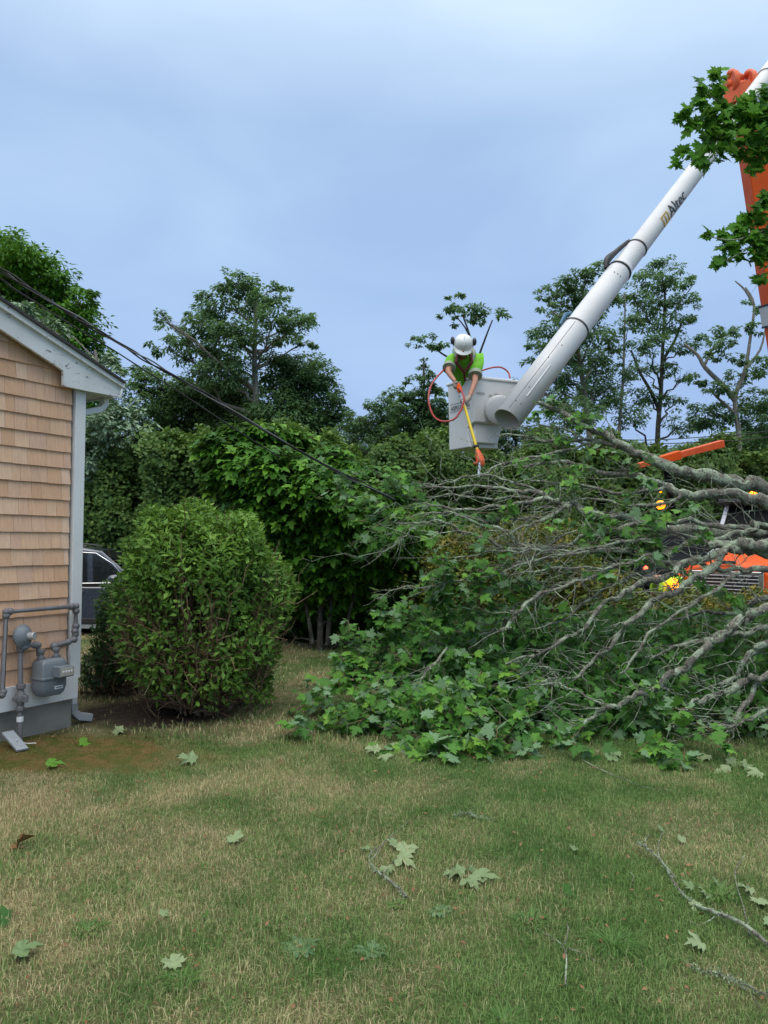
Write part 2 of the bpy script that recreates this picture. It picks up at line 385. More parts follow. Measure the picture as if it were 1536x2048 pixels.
bp = t.nodes.new('ShaderNodeBump'); bp.inputs['Strength'].default_value = 0.7; bp.inputs['Distance'].default_value = 0.02
t.links.new(noise(t, v, 60, 6, 0.7), bp.inputs['Height']); t.links.new(bp.outputs[0], p.inputs['Normal'])
t.links.new(p.outputs[0], o.inputs[0]); M['soil'] = m

def gz(x, y):
    """gentle unevenness of the lawn"""
    x = np.asarray(x, float); y = np.asarray(y, float)
    return 0.016 * np.sin(1.7 * x + 0.8) * np.sin(1.3 * y + 0.4) + 0.010 * np.sin(3.9 * x + 2) * np.cos(3.1 * y) - 0.012
xs = np.concatenate([[-400, -100, -40, -20], np.arange(-12, 14.01, 0.25), [20, 40, 100, 400]]); ys = np.concatenate([[-400, -100, -30, -10], np.arange(-3, 22.01, 0.25), [30, 50, 100, 400]])
X, Y_ = np.meshgrid(xs, ys); V = np.stack([X, Y_, gz(X, Y_)], -1).reshape(-1, 3); nx = len(xs)
i, j = np.meshgrid(np.arange(len(xs) - 1), np.arange(len(ys) - 1)); a = (j * nx + i).ravel()
tag(np_mesh('ground', V, np.stack([a, a + 1, a + nx + 1, a + nx], 1), M['soil'], smooth=True), kind='structure')

M['asphalt'] = surf('asphalt', (0.045, 0.045, 0.048), 0.9, col2=(0.07, 0.07, 0.07), nscale=60, bump=0.5, bscale=200)
rd = MB()
def strip(m_, pts, w, z):
    n = len(pts); vs = []
    for k in range(n):
        p_ = Vector(pts[k]); d_ = (Vector(pts[min(k + 1, n - 1)]) - Vector(pts[max(k - 1, 0)])).normalized(); q = Vector((-d_.y, d_.x)) * w / 2
        vs += [(p_.x + q.x, p_.y + q.y, z), (p_.x - q.x, p_.y - q.y, z)]
    m_.add(vs, [(2 * k, 2 * k + 1, 2 * k + 3, 2 * k + 2) for k in range(n - 1)])
strip(rd, [(2.6, 10.2), (5, 12.2), (9, 16), (13, 19.8), (40, 45)], 5.2, 0.03)
tag(rd.build('road', M['asphalt']), kind='structure')
rd = MB(); strip(rd, [(-20, 14.1), (-9, 14.6), (-4, 15.2), (-2.4, 16.0)], 3.2, 0.026)
tag(rd.build('driveway', M['asphalt']), kind='structure')

# ---- grass blades
m, t, o = new_mat('grass_blade'); p = t.nodes.new('ShaderNodeBsdfPrincipled')
v, dry = ground_color(t, 0)
r_ = attr(t)
ad = t.nodes.new('ShaderNodeMath'); ad.operation = 'MULTIPLY_ADD'; t.links.new(r_, ad.inputs[0]); ad.inputs[1].default_value = 0.5; t.links.new(dry, ad.inputs[2])
green = mixc(t, rampf(t, noise(t, v, 1.9, 3), 0.4, 0.62), (0.085, 0.185, 0.04), (0.165, 0.27, 0.075))
c = mixc(t, rampf(t, ad.outputs[0], 1.22, 1.5), green, (0.52, 0.44, 0.25))
c = mixc(t, zone(t, v, *ZONES['moss']), c, (0.17, 0.17, 0.05))
t.links.new(c, p.inputs['Base Color']); p.inputs['Roughness'].default_value = 0.6; p.inputs['Specular IOR Level'].default_value = 0.25
tr = t.nodes.new('ShaderNodeBsdfTranslucent'); t.links.new(c, tr.inputs[0]); ms = t.nodes.new('ShaderNodeMixShader'); ms.inputs[0].default_value = 0.25
t.links.new(p.outputs[0], ms.inputs[1]); t.links.new(tr.outputs[0], ms.inputs[2]); t.links.new(ms.outputs[0], o.inputs[0]); M['grass'] = m
HC = gp(150, 1452)                      # near corner of the house on the ground
HD = Vector((math.sin(R(31)), math.cos(R(31)), 0)); HN = Vector((HD.y, -HD.x, 0))
def in_zone(x, y, z_, k=0.9): cx, cy, sx, sy = ZONES[z_]; return ((x - cx) / sx) ** 2 + ((y - cy) / sy) ** 2 < k * (1 + 0.35 * np.sin(5 * x + 3 * y))
def grass(n, y0, y1, pw, h0, w0):
    u = rng.random(n); y = (y0 ** pw + u * (y1 ** pw - y0 ** pw)) ** (1 / pw)
    x = rng.uniform(-1, 1, n) * (0.56 * y + 1.0)
    patch = 0.5 + 0.5 * np.sin(2.1 * x + 1.3 * np.sin(1.7 * y)) * np.sin(1.9 * y + 1.1 * np.sin(2.3 * x))
    house = ((x - HC.x) * HD.x + (y - HC.y) * HD.y < 0.05) & ((x - HC.x) * HN.x + (y - HC.y) * HN.y < 0.03)
    keep = ~house & ~((in_zone(x, y, 'mulch')) & (rng.random(n) < 0.96)) & ~((in_zone(x, y, 'moss', 0.7)) & (rng.random(n) < 0.35))
    x, y, patch = x[keep], y[keep], patch[keep]; n = len(x)
    z = gz(x, y); ang = rng.uniform(0, 6.283, n); lean = rng.uniform(0.15, 1.5, n) ** 1.0
    h = h0 * rng.uniform(0.45, 1.25, n) * (0.75 + 0.6 * patch); h = np.where(in_zone(x, y, 'moss'), h * 0.5, h)
    w = w0 * rng.uniform(0.6, 1.3, n)
    dx, dy = np.cos(ang), np.sin(ang); sx, sy = -dy, dx
    B = np.stack([x, y, z - 0.003], -1); D = np.stack([dx, dy, 0 * dx], -1); SD = np.stack([sx, sy, 0 * sx], -1) * w[:, None] / 2
    Z = np.array([0, 0, 1.0])
    m1 = B + Z * (h * 0.55)[:, None] + D * (h * lean * 0.22)[:, None]
    tp = B + Z * (h * np.maximum(1.0 - lean * 0.38, 0.3))[:, None] + D * (h * lean * 0.75)[:, None]
    V = np.stack([B - SD, B + SD, m1 + SD * 0.8, m1 - SD * 0.8, tp], 1)
    F = np.array([(0, 1, 2), (0, 2, 3), (3, 2, 4)])[None] + (np.arange(n) * 5)[:, None, None]
    return V.reshape(-1, 3), F.reshape(-1, 3), np.repeat(rng.random(n), 5)
parts_ = [grass(400000, 2.0, 6.2, 1.3, 0.034, 0.0024), grass(170000, 6.2, 17, 1.1, 0.045, 0.006), grass(26000, 2.0, 6.5, 1.3, 0.062, 0.0026)]
off = 0; VV = []; FF = []; RR = []
for a_, b_, c_ in parts_:
    VV.append(a_); FF.append(b_ + off); RR.append(c_); off += len(a_)
tag(np_mesh('grass', np.concatenate(VV), np.concatenate(FF), M['grass'], rnd=np.concatenate(RR)), kind='stuff', label='short mown lawn grass with dry straw coloured patches', cat='grass')

# clippings and fallen bits on the lawn (nobody could count them)
n = 1500; y = rng.uniform(2.2, 9, n); x = rng.uniform(-1, 1, n) * (0.55 * y + 0.4)
nrm = rvec(n) * 0.5 + np.array([0, 0, 1.0]); C = np.stack([x, y, gz(x, y) + 0.025], -1)
tag(leaves('leaf_litter', C, nrm, rvec(n), rng.uniform(0.012, 0.035, n), T_SIMPLE, M['dead'], None), kind='stuff', label='tiny dry leaf bits scattered over the lawn', cat='leaf litter')

# ------------------------------------------------------------------ house
M['shingle'] = None
m, t, o = new_mat('cedar_shingle'); p = t.nodes.new('ShaderNodeBsdfPrincipled'); v = objvec(t, (9, 9, 0.9))
r = t.nodes.new('ShaderNodeValToRGB'); t.links.new(attr(t), r.inputs[0]); el = r.color_ramp.elements
el[0].color = (0.63, 0.38, 0.23, 1); el[1].color = (0.80, 0.56, 0.41, 1)
for q, cc in ((0.35, (0.74, 0.46, 0.29, 1)), (0.6, (0.70, 0.45, 0.32, 1)), (0.8, (0.77, 0.50, 0.32, 1))): k = el.new(q); k.color = cc
g_ = mixc(t, rampf(t, noise(t, v, 6, 7, 0.65), 0.35, 0.7), r.outputs[0], (0.42, 0.25, 0.16)); g_ = mixc(t, 0.62, g_, r.outputs[0])
v2 = objvec(t); g_ = mixc(t, rampf(t, noise(t, v2, 3.0, 4, 0.6), 0.52, 0.75, 0, 0.35), g_, (0.36, 0.24, 0.19))
t.links.new(g_, p.inputs['Base Color']); p.inputs['Roughness'].default_value = 0.8; p.inputs['Specular IOR Level'].default_value = 0.2
bp = t.nodes.new('ShaderNodeBump'); bp.inputs['Strength'].default_value = 0.5; bp.inputs['Distance'].default_value = 0.004
t.links.new(noise(t, objvec(t, (60, 60, 3)), 4, 5), bp.inputs['Height']); t.links.new(bp.outputs[0], p.inputs['Normal']); t.links.new(p.outputs[0], o.inputs[0]); M['shingle'] = m
M['trim'] = surf('white_trim_paint', (0.74, 0.75, 0.76), 0.5, col2=(0.64, 0.64, 0.63), nscale=5, var=0.6, bump=0.15, bscale=60)
m, t, o = new_mat('peeling_trim_paint'); p = t.nodes.new('ShaderNodeBsdfPrincipled'); v = objvec(t, (1, 1, 1))
c = mixc(t, rampf(t, noise(t, v, 4, 5), 0.3, 0.7), (0.74, 0.75, 0.76), (0.62, 0.61, 0.59))
c = mixc(t, rampf(t, noise(t, objvec(t, (1, 1, 2.2)), 13, 8, 0.75), 0.60, 0.615), c, (0.13, 0.12, 0.11))
t.links.new(c, p.inputs['Base Color']); p.inputs['Roughness'].default_value = 0.6; t.links.new(p.outputs[0], o.inputs[0]); M['trim_peel'] = m
M['roof'] = surf('asphalt_shingles', (0.03, 0.03, 0.033), 0.95, col2=(0.06, 0.06, 0.06), nscale=40, bump=0.6, bscale=120)
M['concrete'] = surf('foundation_concrete', (0.33, 0.31, 0.27), 0.9, col2=(0.2, 0.19, 0.165), nscale=3.5, bump=0.5, bscale=50)
M['downspout'] = surf('white_downspout', (0.72, 0.74, 0.78), 0.4)
M['plastic_grey'] = surf('grey_plastic', (0.35, 0.36, 0.36), 0.6, col2=(0.26, 0.27, 0.27), nscale=20)

house = thing('shingled_house', 'cedar shingled house corner with white trim and a gable roof at the left edge', 'house', HC, R(59))
HI = (Matrix.Translation(HC) @ Matrix.Rotation(R(59), 4, 'Z')).inverted()
def hw(px, py, off=0.0):
    """pixel -> house-local point on the wall plane moved outward by off"""
    P0 = HC + HN * off; d_ = ray(px, py); o_ = Vector((0, 0, CAMZ)); k_ = (P0 - o_).dot(HN) / d_.dot(HN); return HI @ (o_ + d_ * k_)
ZF = hw(140, 1397)[2]; ZS = hw(0, 1377)[2]
rake = [hw(0, 657), hw(127, 742)]; sl = (rake[0].z - rake[1].z) / (rake[1].x - rake[0].x)
def rk(u): return rake[1].z - sl * (u - rake[1].x)
f = MB(); f.box((-3.0, 4.03, ZF / 2 - 0.1), (5.96, 8, ZF + 0.2)); f.build('foundation', M['concrete'], house)
w = MB(); w.prism([(-6, ZF), (0, ZF), (0, rk(0) + 0.05), (-6, rk(-6) + 0.05)], 0.012, 8, lambda p, q: (p[0], q, p[1])); w.build('wall', M['concrete'], house)
sh = MB(); EXP = 0.1375; row = 0
z = ZS
while z < rk(-3.6):
    u = -3.6 - rng.random() * 0.1
    while u < -0.115:
        wd_ = rng.uniform(0.075, 0.2); u1 = min(u + wd_, -0.113)
        if z < rk(u1) - 0.0 and u1 > -3.6:
            ztop = min(z + EXP + 0.012, rk(u1) + 0.03); zl = z + rng.normal() * 0.0012
            sh.cur = float(rng.random()); g = 0.0012
            t0 = 0.0225 + rng.uniform(-0.002, 0.002)
            sh.add([(u + g, -t0, zl), (u1 - g, -t0, zl), (u1 - g, -0.006, ztop), (u + g, -0.006, ztop), (u + g, 0.008, zl), (u1 - g, 0.008, zl)], [(0, 1, 2, 3), (4, 5, 1, 0), (0, 3, 4), (1, 5, 2)])
        u = u1
    z += EXP; row += 1
sh.build('shingle_siding', M['shingle'], house)
tb = MB(); tb.box((-1.806, -0.012, (ZF + ZS) / 2 + 0.004), (3.6, 0.05, ZS - ZF + 0.004)); tb.build('skirt_board', M['trim'], house, bevel=0.003)
cbx = hw(147, 1000, 0.03)[0]; ZT = hw(150, 780, 0.03)[2]
cb = MB(); cb.box((cbx / 2 + 0.008, -0.009, (ZS + ZT) / 2 + 0.015), (-cbx + 0.016, 0.052, ZT - ZS + 0.06)); cb.build('corner_board', M['trim'], house, bevel=0.003)
cb = MB(); cb.box((0.014, 0.09, (ZF + ZT) / 2), (0.026, 0.14, ZT - ZF)); cb.build('corner_board', M['trim'], house, bevel=0.003)
# rake boards, traced in the wall plane
ro = 0.10
eave = hw(243, 776, ro); e2 = hw(240, 794, ro); a0 = hw(0, 617, ro); b0_ = hw(243, 776, ro)
sl2 = (a0.z - b0_.z) / (b0_.x - a0.x)
def far(u, a, s_): return a.z - s_ * (u - a.x)
low = [hw(0, 657, ro), hw(127, 741, ro)]; sl3 = (low[0].z - low[1].z) / (low[1].x - low[0].x)
poly = [(-6, far(-6, low[0], sl3)), (low[1].x, low[1].z), (low[1].x + 0.004, hw(129, 772, ro).z), (hw(175, 782, ro).x, hw(175, 782, ro).z), (e2.x, e2.z), (b0_.x, b0_.z), (-6, far(-6, b0_, sl2))]
rb = MB(); rb.prism(poly, -ro, -ro + 0.03, lambda p, q: (p[0], q, p[1])); rb.build('rake_board', M['trim_peel'], house)
tt = hw(243, 764, ro + 0.03); tl = hw(0, 600, ro + 0.03); sl4 = (tl.z - tt.z) / (tt.x - tl.x)
rb = MB(); rb.prism([(-6, far(-6, b0_, sl2) - 0.004), (b0_.x + 0.012, b0_.z - 0.004), (b0_.x + 0.012, tt.z), (-6, far(-6, tt, sl4))], -ro - 0.03, -ro + 0.02, lambda p, q: (p[0], q, p[1])); rb.build('rake_moulding', M['trim_peel'], house)
rf = MB(); rf.prism([(-6, far(-6, tt, sl4) + 0.002), (tt.x + 0.03, tt.z - 0.01), (tt.x + 0.03, tt.z + 0.012), (-6, far(-6, tt, sl4) + 0.03)], -ro - 0.05, 8.2, lambda p, q: (p[0], q, p[1])); rf.build('roof', M['roof'], house)
sf = MB(); sf.prism([(0.03, e2.z + 0.03), (e2.x - 0.02, e2.z + 0.01), (e2.x - 0.02, e2.z + 0.03), (0.03, e2.z + 0.05)], -ro + 0.032, 8, lambda p, q: (p[0], q, p[1])); sf.build('soffit', M['trim'], house)
fa = MB(); fa.box((e2.x - 0.01, 4.0, (e2.z + tt.z) / 2 + 0.0), (0.02, 8.0, tt.z - e2.z - 0.03)); fa.build('fascia', M['trim'], house)
gu = MB(); gu.prism([(0, 0), (0.1, 0.02), (0.12, 0.11), (0.105, 0.11), (0.09, 0.03), (0.01, 0.012), (0.01, 0.11), (0, 0.11)], 0.0, 8.1, lambda p, q: (e2.x + p[0], q, e2.z + 0.0 + p[1])); gu.build('gutter', M['downspout'], house)
# downspout with offset elbow under the soffit, down the side face close to the corner
ds = MB()
def rect_tube(mb_, pts, a, b):
    pts = [Vector(p) for p in pts]; vs = []; fs = []
    for i_, p_ in enumerate(pts):
        t_ = (pts[min(i_ + 1, len(pts) - 1)] - pts[max(i_ - 1, 0)]).normalized(); s_ = Vector((0, 1, 0)); u_ = t_.cross(s_).normalized()
        vs += [p_ + s_ * a / 2 * x_ + u_ * b / 2 * y_ for x_, y_ in ((-1, -1), (1, -1), (1, 1), (-1, 1))]
    for i_ in range(len(pts) - 1):
        for k_ in range(4): fs.append((i_ * 4 + k_, i_ * 4 + (k_ + 1) % 4, i_ * 4 + 4 + (k_ + 1) % 4, i_ * 4 + 4 + k_))
    fs += [(0, 1, 2, 3), tuple(range(len(vs) - 4, len(vs)))]; mb_.add(vs, fs)
eo = e2.z
rect_tube(ds, [(e2.x + 0.02, 0.13, eo + 0.03), (e2.x + 0.01, 0.13, eo - 0.05), (e2.x - 0.04, 0.13, eo - 0.10), (0.10, 0.13, eo - 0.16), (0.065, 0.13, eo - 0.22), (0.065, 0.13, 0.15)], 0.075, 0.055)
dsp = ds.build('downspout', M['downspout'], house, bevel=0.006)
de = MB(); rect_tube(de, [(0.065, 0.13, 0.17), (0.067, 0.13, 0.10), (0.10, 0.10, 0.055), (0.20, 0.06, 0.03)], 0.085, 0.07)
de.build('elbow', M['plastic_grey'], dsp, bevel=0.008)

# gas meter on the gable wall
M['gas'] = surf('grey_meter_paint', (0.185, 0.21, 0.23), 0.5, col2=(0.13, 0.15, 0.165), nscale=12, bump=0.1, bscale=80)
M['gas2'] = surf('grey_pipe_paint', (0.165, 0.17, 0.185), 0.5, col2=(0.12, 0.11, 0.11), nscale=14, bump=0.4, bscale=60)
M['alum'] = surf('bare_aluminium', (0.62, 0.62, 0.64), 0.35, 0.6)
M['dial'] = surf('dial_face', (0.42, 0.40, 0.33), 0.4, col2=(0.3, 0.28, 0.24), nscale=25)
M['dark'] = surf('dark_rubber', (0.02, 0.02, 0.022), 0.6)
gm = thing('gas_meter', 'grey gas meter with regulator and pipes on the shingled wall', 'gas meter', HC, R(59))
def pipe(nm, px, r, off, mat='gas2'):
    q = MB(); P = [hw(x, y, off) for x, y in px]
    q.tube(P, r, 10); 
    for p_ in P[1:-1]: q.ball(p_, r * 1.35, 10, 6)
    return q.build(nm, M[mat], gm, smooth=True)
pr = 0.0215
pipe('outlet_pipe', [(-12, 1394), (4, 1390), (12, 1224), (152, 1212), (151, 1268), (148, 1279), (136, 1284), (109, 1292)], pr, 0.10)
pipe('inlet_pipe', [(40, 1500), (41, 1296), (44, 1290), (76, 1290), (78, 1312)], pr, 0.10)
q = MB()
for x, y in ((12, 1232), (20, 1223), (142, 1213), (152, 1222), (152, 1252), (150, 1262), (109, 1296), (70, 1290), (6, 1384), (41, 1300)):
    c_ = hw(x, y, 0.10); q = MB(); q.ball(c_, (0.031, 0.03, 0.031), 10, 6); q.build('pipe_fitting', M['gas2'], gm, smooth=True)
q = MB(); q.ball(hw(109, 1292, .1), 0.036, 12, 8); q.build('pipe_fitting', M['gas2'], gm, smooth=True)
q = MB(); c_ = hw(41, 1396, 0.10)
q.lathe([(0.024, -0.1), (0.036, -0.1), (0.036, -0.07), (0.026, -0.065), (0.03, -0.04), (0.045, -0.02), (0.045, 0.02), (0.03, 0.04), (0.026, 0.07), (0.038, 0.075), (0.038, 0.11), (0.024, 0.11)], c_, n=8)
q.box(c_ + Vector((0.0, -0.05, 0)), (0.03, 0.06, 0.05)); q.box(c_ + Vector((0.045, 0, 0)), (0.04, 0.03, 0.03)); q.box(c_ + Vector((-0.045, 0, 0)), (0.04, 0.03, 0.03))
q.build('shutoff_valve', M['gas2'], gm, bevel=0.004)
q = MB(); c_ = hw(40, 1438, 0.10); q.cyl(c_ - Vector((0, 0, 0.02)), c_ + Vector((0, 0, 0.02)), 0.027); q.build('pipe_sleeve', M['trim'], gm, smooth=True)
q = MB(); c_ = hw(46, 1272, 0.10)
q.lathe([(0.05, -0.05), (0.075, -0.04), (0.088, -0.02), (0.088, -0.012), (0.094, -0.01), (0.094, 0.004), (0.08, 0.012), (0.06, 0.035), (0.03, 0.045)], c_ + Vector((-0.01, -0.02, 0.0)), axis=(0.25, -1, 0.1), n=24)
q.ball(c_ + Vector((0.0, 0.0, -0.085)), (0.05, 0.05, 0.035))
rg = q.build('regulator', M['gas'], gm, smooth=True)
q = MB(); ax = Vector((0.35, -1, 0.1)).normalized(); c2 = c_ + Vector((0.015, -0.05, 0.0)); q.cyl(c2, c2 + ax * 0.055, 0.03, 20); q.build('cap', M['alum'], rg, bevel=0.005)
# meter body
c_ = hw(95, 1352, 0.12); bx, bz = c_.x, c_.z
def rrect(w_, d_, r_, n_=5):
    o_ = []
    for cx_, cy_, a0_ in ((w_ / 2 - r_, d_ / 2 - r_, 0), (-w_ / 2 + r_, d_ / 2 - r_, 90), (-w_ / 2 + r_, -d_ / 2 + r_, 180), (w_ / 2 - r_, -d_ / 2 + r_, 270)):
        for k_ in range(n_): a_ = R(a0_ + 90 * k_ / (n_ - 1)); o_.append((cx_ + r_ * math.cos(a_), cy_ + r_ * math.sin(a_)))
    return o_
def loft(mb_, secs, c):
    n_ = len(secs[0][0]); vs = []; fs = []
    for pl, z_ in secs: vs += [(c[0] + x_, c[1] + y_, c[2] + z_) for x_, y_ in pl]
    for i_ in range(len(secs) - 1):
        for k_ in range(n_): fs.append((i_ * n_ + k_, i_ * n_ + (k_ + 1) % n_, (i_ + 1) * n_ + (k_ + 1) % n_, (i_ + 1) * n_ + k_))
    fs += [tuple(range(n_))[::-1], tuple(range((len(secs) - 1) * n_, len(secs) * n_))]; mb_.add(vs, fs)
q = MB(); by = -0.14
loft(q, [(rrect(.225, .155, .014), 0), (rrect(.225, .155, .014), .105), (rrect(.20, .14, .02), .135), (rrect(.18, .12, .03), .145)], (bx, by, bz)); mu = q.build('meter_body', M['gas'], gm, smooth=True)
q = MB(); loft(q, [(rrect(.17, .12, .03), -.15), (rrect(.21, .145, .03), -.125), (rrect(.225, .155, .014), -.08), (rrect(.225, .155, .014), -.012)], (bx, by, bz)); q.build('meter_lower_body', M['gas'], gm, smooth=True)
q = MB(); loft(q, [(rrect(.245, .175, .02), -.014), (rrect(.245, .175, .02), .004)], (bx, by, bz)); q.build('flange', M['gas'], gm, bevel=0.003)
for s_ in (-.07, .07):
    q = MB(); q.lathe([(.028, 0), (.032, .01), (.032, .03), (.02, .035), (.02, .06), (.03, .065), (.03, .085), (.022, .09)], (bx + s_, by + .01, bz + .135), n=12); q.build('swivel_nut', M['gas2'], gm, smooth=True)
q = MB(); q.box((bx + 0.045, by - 0.12, bz + 0.045), (0.135, 0.09, 0.085)); ib = q.build('index_box', M['gas'], gm, bevel=0.006)
q = MB(); q.box((bx + 0.045, by - 0.167, bz + 0.045), (0.118, 0.006, 0.066)); dp = q.build('dial_plate', M['dial'], ib, bevel=0.002)
q = MB()
for k_ in range(4): q.cyl((bx + 0.008 + k_ * 0.025, by - 0.170, bz + 0.05), (bx + 0.008 + k_ * 0.025, by - 0.173, bz + 0.05), 0.009, 12)
q.build('dials', M['trim'], dp)
q = MB(); q.box((bx + 0.035, by - 0.079, bz - 0.085), (0.075, 0.004, 0.026)); lb = q.build('label_plate', M['trim'], gm)
q = MB(); q.box((bx + 0.035, by - 0.0825, bz - 0.085), (0.06, 0.002, 0.006)); q.build('barcode_strip', M['dark'], lb)
# grey board and white wire at the foot of the wall
bd = MB(); p1 = gp(18, 1466, 0.10); p2 = gp(42, 1498, 0.012)
mt = Matrix.Rotation(R(-38), 4, 'Z') @ Matrix.Rotation(R(22), 4, 'Y')
bd.box(((p1 + p2) / 2), (0.26, 0.09, 0.018), mt)
M['greyboard'] = surf('weathered_grey_board', (0.3, 0.33, 0.36), 0.7, col2=(0.22, 0.24, 0.26), nscale=14)
tag(bd.build('board', M['greyboard'], bevel=0.002), 'short grey board leaning at the foot of the foundation', 'board')
wr = MB(); wr.tube([p.to_tuple() for p, _ in catmull([(gp(33, 1480, 0.07), 0), (gp(42, 1484, 0.02), 0), (gp(55, 1487, 0.02), 0), (gp(72, 1486, 0.03), 0)], 5)], 0.004, 6)
tag(wr.build('wire', M['trim'], smooth=True), 'loose white wire curling over the ground below the gas meter', 'wire')

# ------------------------------------------------------------------ service cables
M['cable'] = surf('black_cable', (0.012, 0.012, 0.014), 0.6)
M['cable2'] = surf('grey_neutral_cable', (0.12, 0.12, 0.13), 0.5)
far_end = at(775, 985, 8.0)
def cablepath(pxs, end_h):
    o_ = [Vector(end_h)] + [at(x, y, yy) for x, y, yy in pxs]
    return [p for p, _ in catmull([(p, 0) for p in o_], 10)]
sc = thing('service_cable', 'bundle of black twisted power cables sagging from upper left to the fallen branches', 'cable', far_end)
path = cablepath([(0, 538, 5.6), (65, 580, 5.75), (130, 621, 5.9), (195, 661, 6.05), (241, 688, 6.15), (293, 720, 6.3), (352, 754, 6.45), (407, 786, 6.6), (500, 844, 6.9), (640, 925, 7.4), (720, 965, 7.75), (790, 1000, 8.1)], at(-150, 445, 5.2))
for j_ in range(3):
    q = MB(); P = []
    for i_, p_ in enumerate(path):
        ph = i_ * 0.22 + j_ * 2.09; rr = 0.006 + 0.012 * abs(math.sin(i_ * 0.13)) ** 3
        P.append(p_ + Vector((math.cos(ph) * rr * 0.7, 0, math.sin(ph) * rr)) - far_end)
    q.tube(P, 0.0062, 6); q.build('strand', M['cable'] if j_ else M['cable2'], sc, smooth=True)
q = MB(); q.tube(cablepath([(0, 556, 5.6), (29, 578, 5.65), (91, 617, 5.8), (156, 658, 5.95), (228, 701, 6.15), (293, 743, 6.35), (335, 769, 6.5), (378, 797, 6.65), (470, 858, 7.0), (560, 915, 7.5)], at(-150, 462, 5.2)), 0.0055, 6)
tag(q.build('phone_cable', M['cable'], smooth=True), 'single thin black cable sagging just below the twisted bundle', 'cable')
for lab, y0, y1 in (('upper thin power line sagging across the trees at the far right', 880, 862), ('lower thin power line sagging across the trees at the far right', 888, 874)):
    q = MB(); q.tube([p for p, _ in catmull([(at(1180, y0 - 2, 20), 0), (at(1300, y0, 20), 0), (at(1420, (y0 + y1) / 2 + 2, 20), 0), (at(1536, y1, 20), 0), (at(1900, y1 - 60, 20), 0)], 6)], 0.012, 6)
    tag(q.build('power_line', M['cable'], smooth=True), lab, 'power line', 'power lines at the far right')

# ------------------------------------------------------------------ background trees
make_tree('broadleaf_tree', 'large lush green tree rising behind the gable roof at far left', 21, [(20, 1100), (15, 900), (40, 700), (60, 560)],
          [(0, 510, 50, 40), (40, 505, 40, 28), (75, 545, 45, 38), (20, 570, 60, 45), (110, 560, 35, 30), (130, 600, 40, 38), (75, 625, 60, 45), (150, 650, 45, 38), (165, 600, 25, 22), (180, 690, 30, 32), (110, 690, 50, 40), (170, 740, 35, 30), (210, 730, 25, 22), (-60, 540, 60, 60), (235, 960, 40, 50), (200, 880, 40, 60), (150, 780, 50, 50), (-80, 660, 70, 70)],
          'tree_b', 0.2, 48, tr=0.24, subn=45)
make_tree('silver_tree', 'pale silvery green tree between the lush tree and the house roof', 17.5, [(225, 1100), (215, 950), (205, 800), (190, 700)],
          [(30, 612, 30, 16), (70, 632, 28, 20), (105, 662, 25, 16), (195, 722, 26, 20), (225, 760, 25, 20), (180, 745, 20, 15), (245, 815, 26, 20), (215, 850, 32, 32), (270, 845, 28, 24), (235, 900, 38, 28), (190, 905, 25, 40), (290, 885, 25, 25)],
          'tree_c', 0.16, 95, tr=0.12, bark='bark_pale')
make_tree('broadleaf_tree', 'tall dark tree with a bare pale trunk left of the bucket', 26, [(522, 1000), (516, 860), (510, 760), (509, 690), (511, 610), (500, 570)],
          [(462, 560, 24, 18), (490, 573, 28, 20), (535, 590, 30, 20), (560, 575, 16, 12), (440, 605, 32, 22), (500, 612, 32, 20), (400, 625, 24, 17), (420, 650, 38, 22), (590, 640, 30, 20), (615, 632, 18, 12), (545, 640, 30, 18), (318, 632, 13, 12), (342, 655, 20, 16), (330, 693, 24, 14), (365, 680, 22, 16), (470, 668, 44, 22), (572, 678, 30, 16), (618, 680, 18, 10), (395, 705, 34, 22), (460, 715, 40, 18), (440, 745, 50, 24), (545, 715, 28, 15)],
          'tree_a', 0.2, 52, tr=0.2, bark='bark_pale', depth=1.5)
make_tree('broadleaf_tree', 'dense lower tree crowding the right side of the bare pale trunk', 27, [(600, 1000), (598, 900), (590, 800), (580, 740)],
          [(560, 740, 36, 20), (600, 735, 40, 26), (635, 750, 28, 22), (580, 780, 50, 28), (640, 790, 30, 20), (560, 830, 56, 34), (620, 830, 40, 28), (655, 845, 25, 18), (682, 795, 14, 22), (670, 830, 22, 14), (600, 870, 60, 30), (690, 850, 24, 12)],
          'tree_d', 0.2, 60, tr=0.18)
make_tree('broadleaf_tree', 'dense dark tree filling in left of the bare pale trunk', 28, [(400, 1000), (400, 900), (390, 800), (395, 760)],
          [(380, 785, 40, 26), (430, 800, 50, 30), (335, 800, 28, 28), (480, 800, 40, 34), (360, 840, 44, 30), (430, 850, 60, 34), (500, 850, 44, 34), (310, 770, 22, 20), (290, 745, 22, 16), (268, 765, 20, 20), (300, 820, 30, 30), (320, 880, 40, 30)],
          'tree_d', 0.2, 62, tr=0.18)
make_tree('slender_tree', 'slender open tree whose sparse tufts show above the helmeted worker', 23, [(950, 960), (955, 800), (950, 735), (942, 680), (925, 630)],
          [(893, 605, 16, 11), (915, 603, 18, 10), (935, 622, 24, 10), (905, 628, 20, 10), (985, 623, 26, 9), (1004, 630, 12, 6), (960, 640, 16, 7), (928, 645, 18, 9), (848, 677, 22, 8), (870, 690, 22, 9), (835, 690, 14, 6), (888, 688, 12, 6)],
          'tree_a', 0.15, 85, tr=0.09, depth=0.4, extra=[([(950, 735), (962, 700), (975, 665), (985, 640)], .045, .02), ([(950, 750), (915, 725), (885, 708), (862, 690)], .045, .02), ([(942, 680), (930, 655), (910, 630)], .03, .015)], limbs=False)
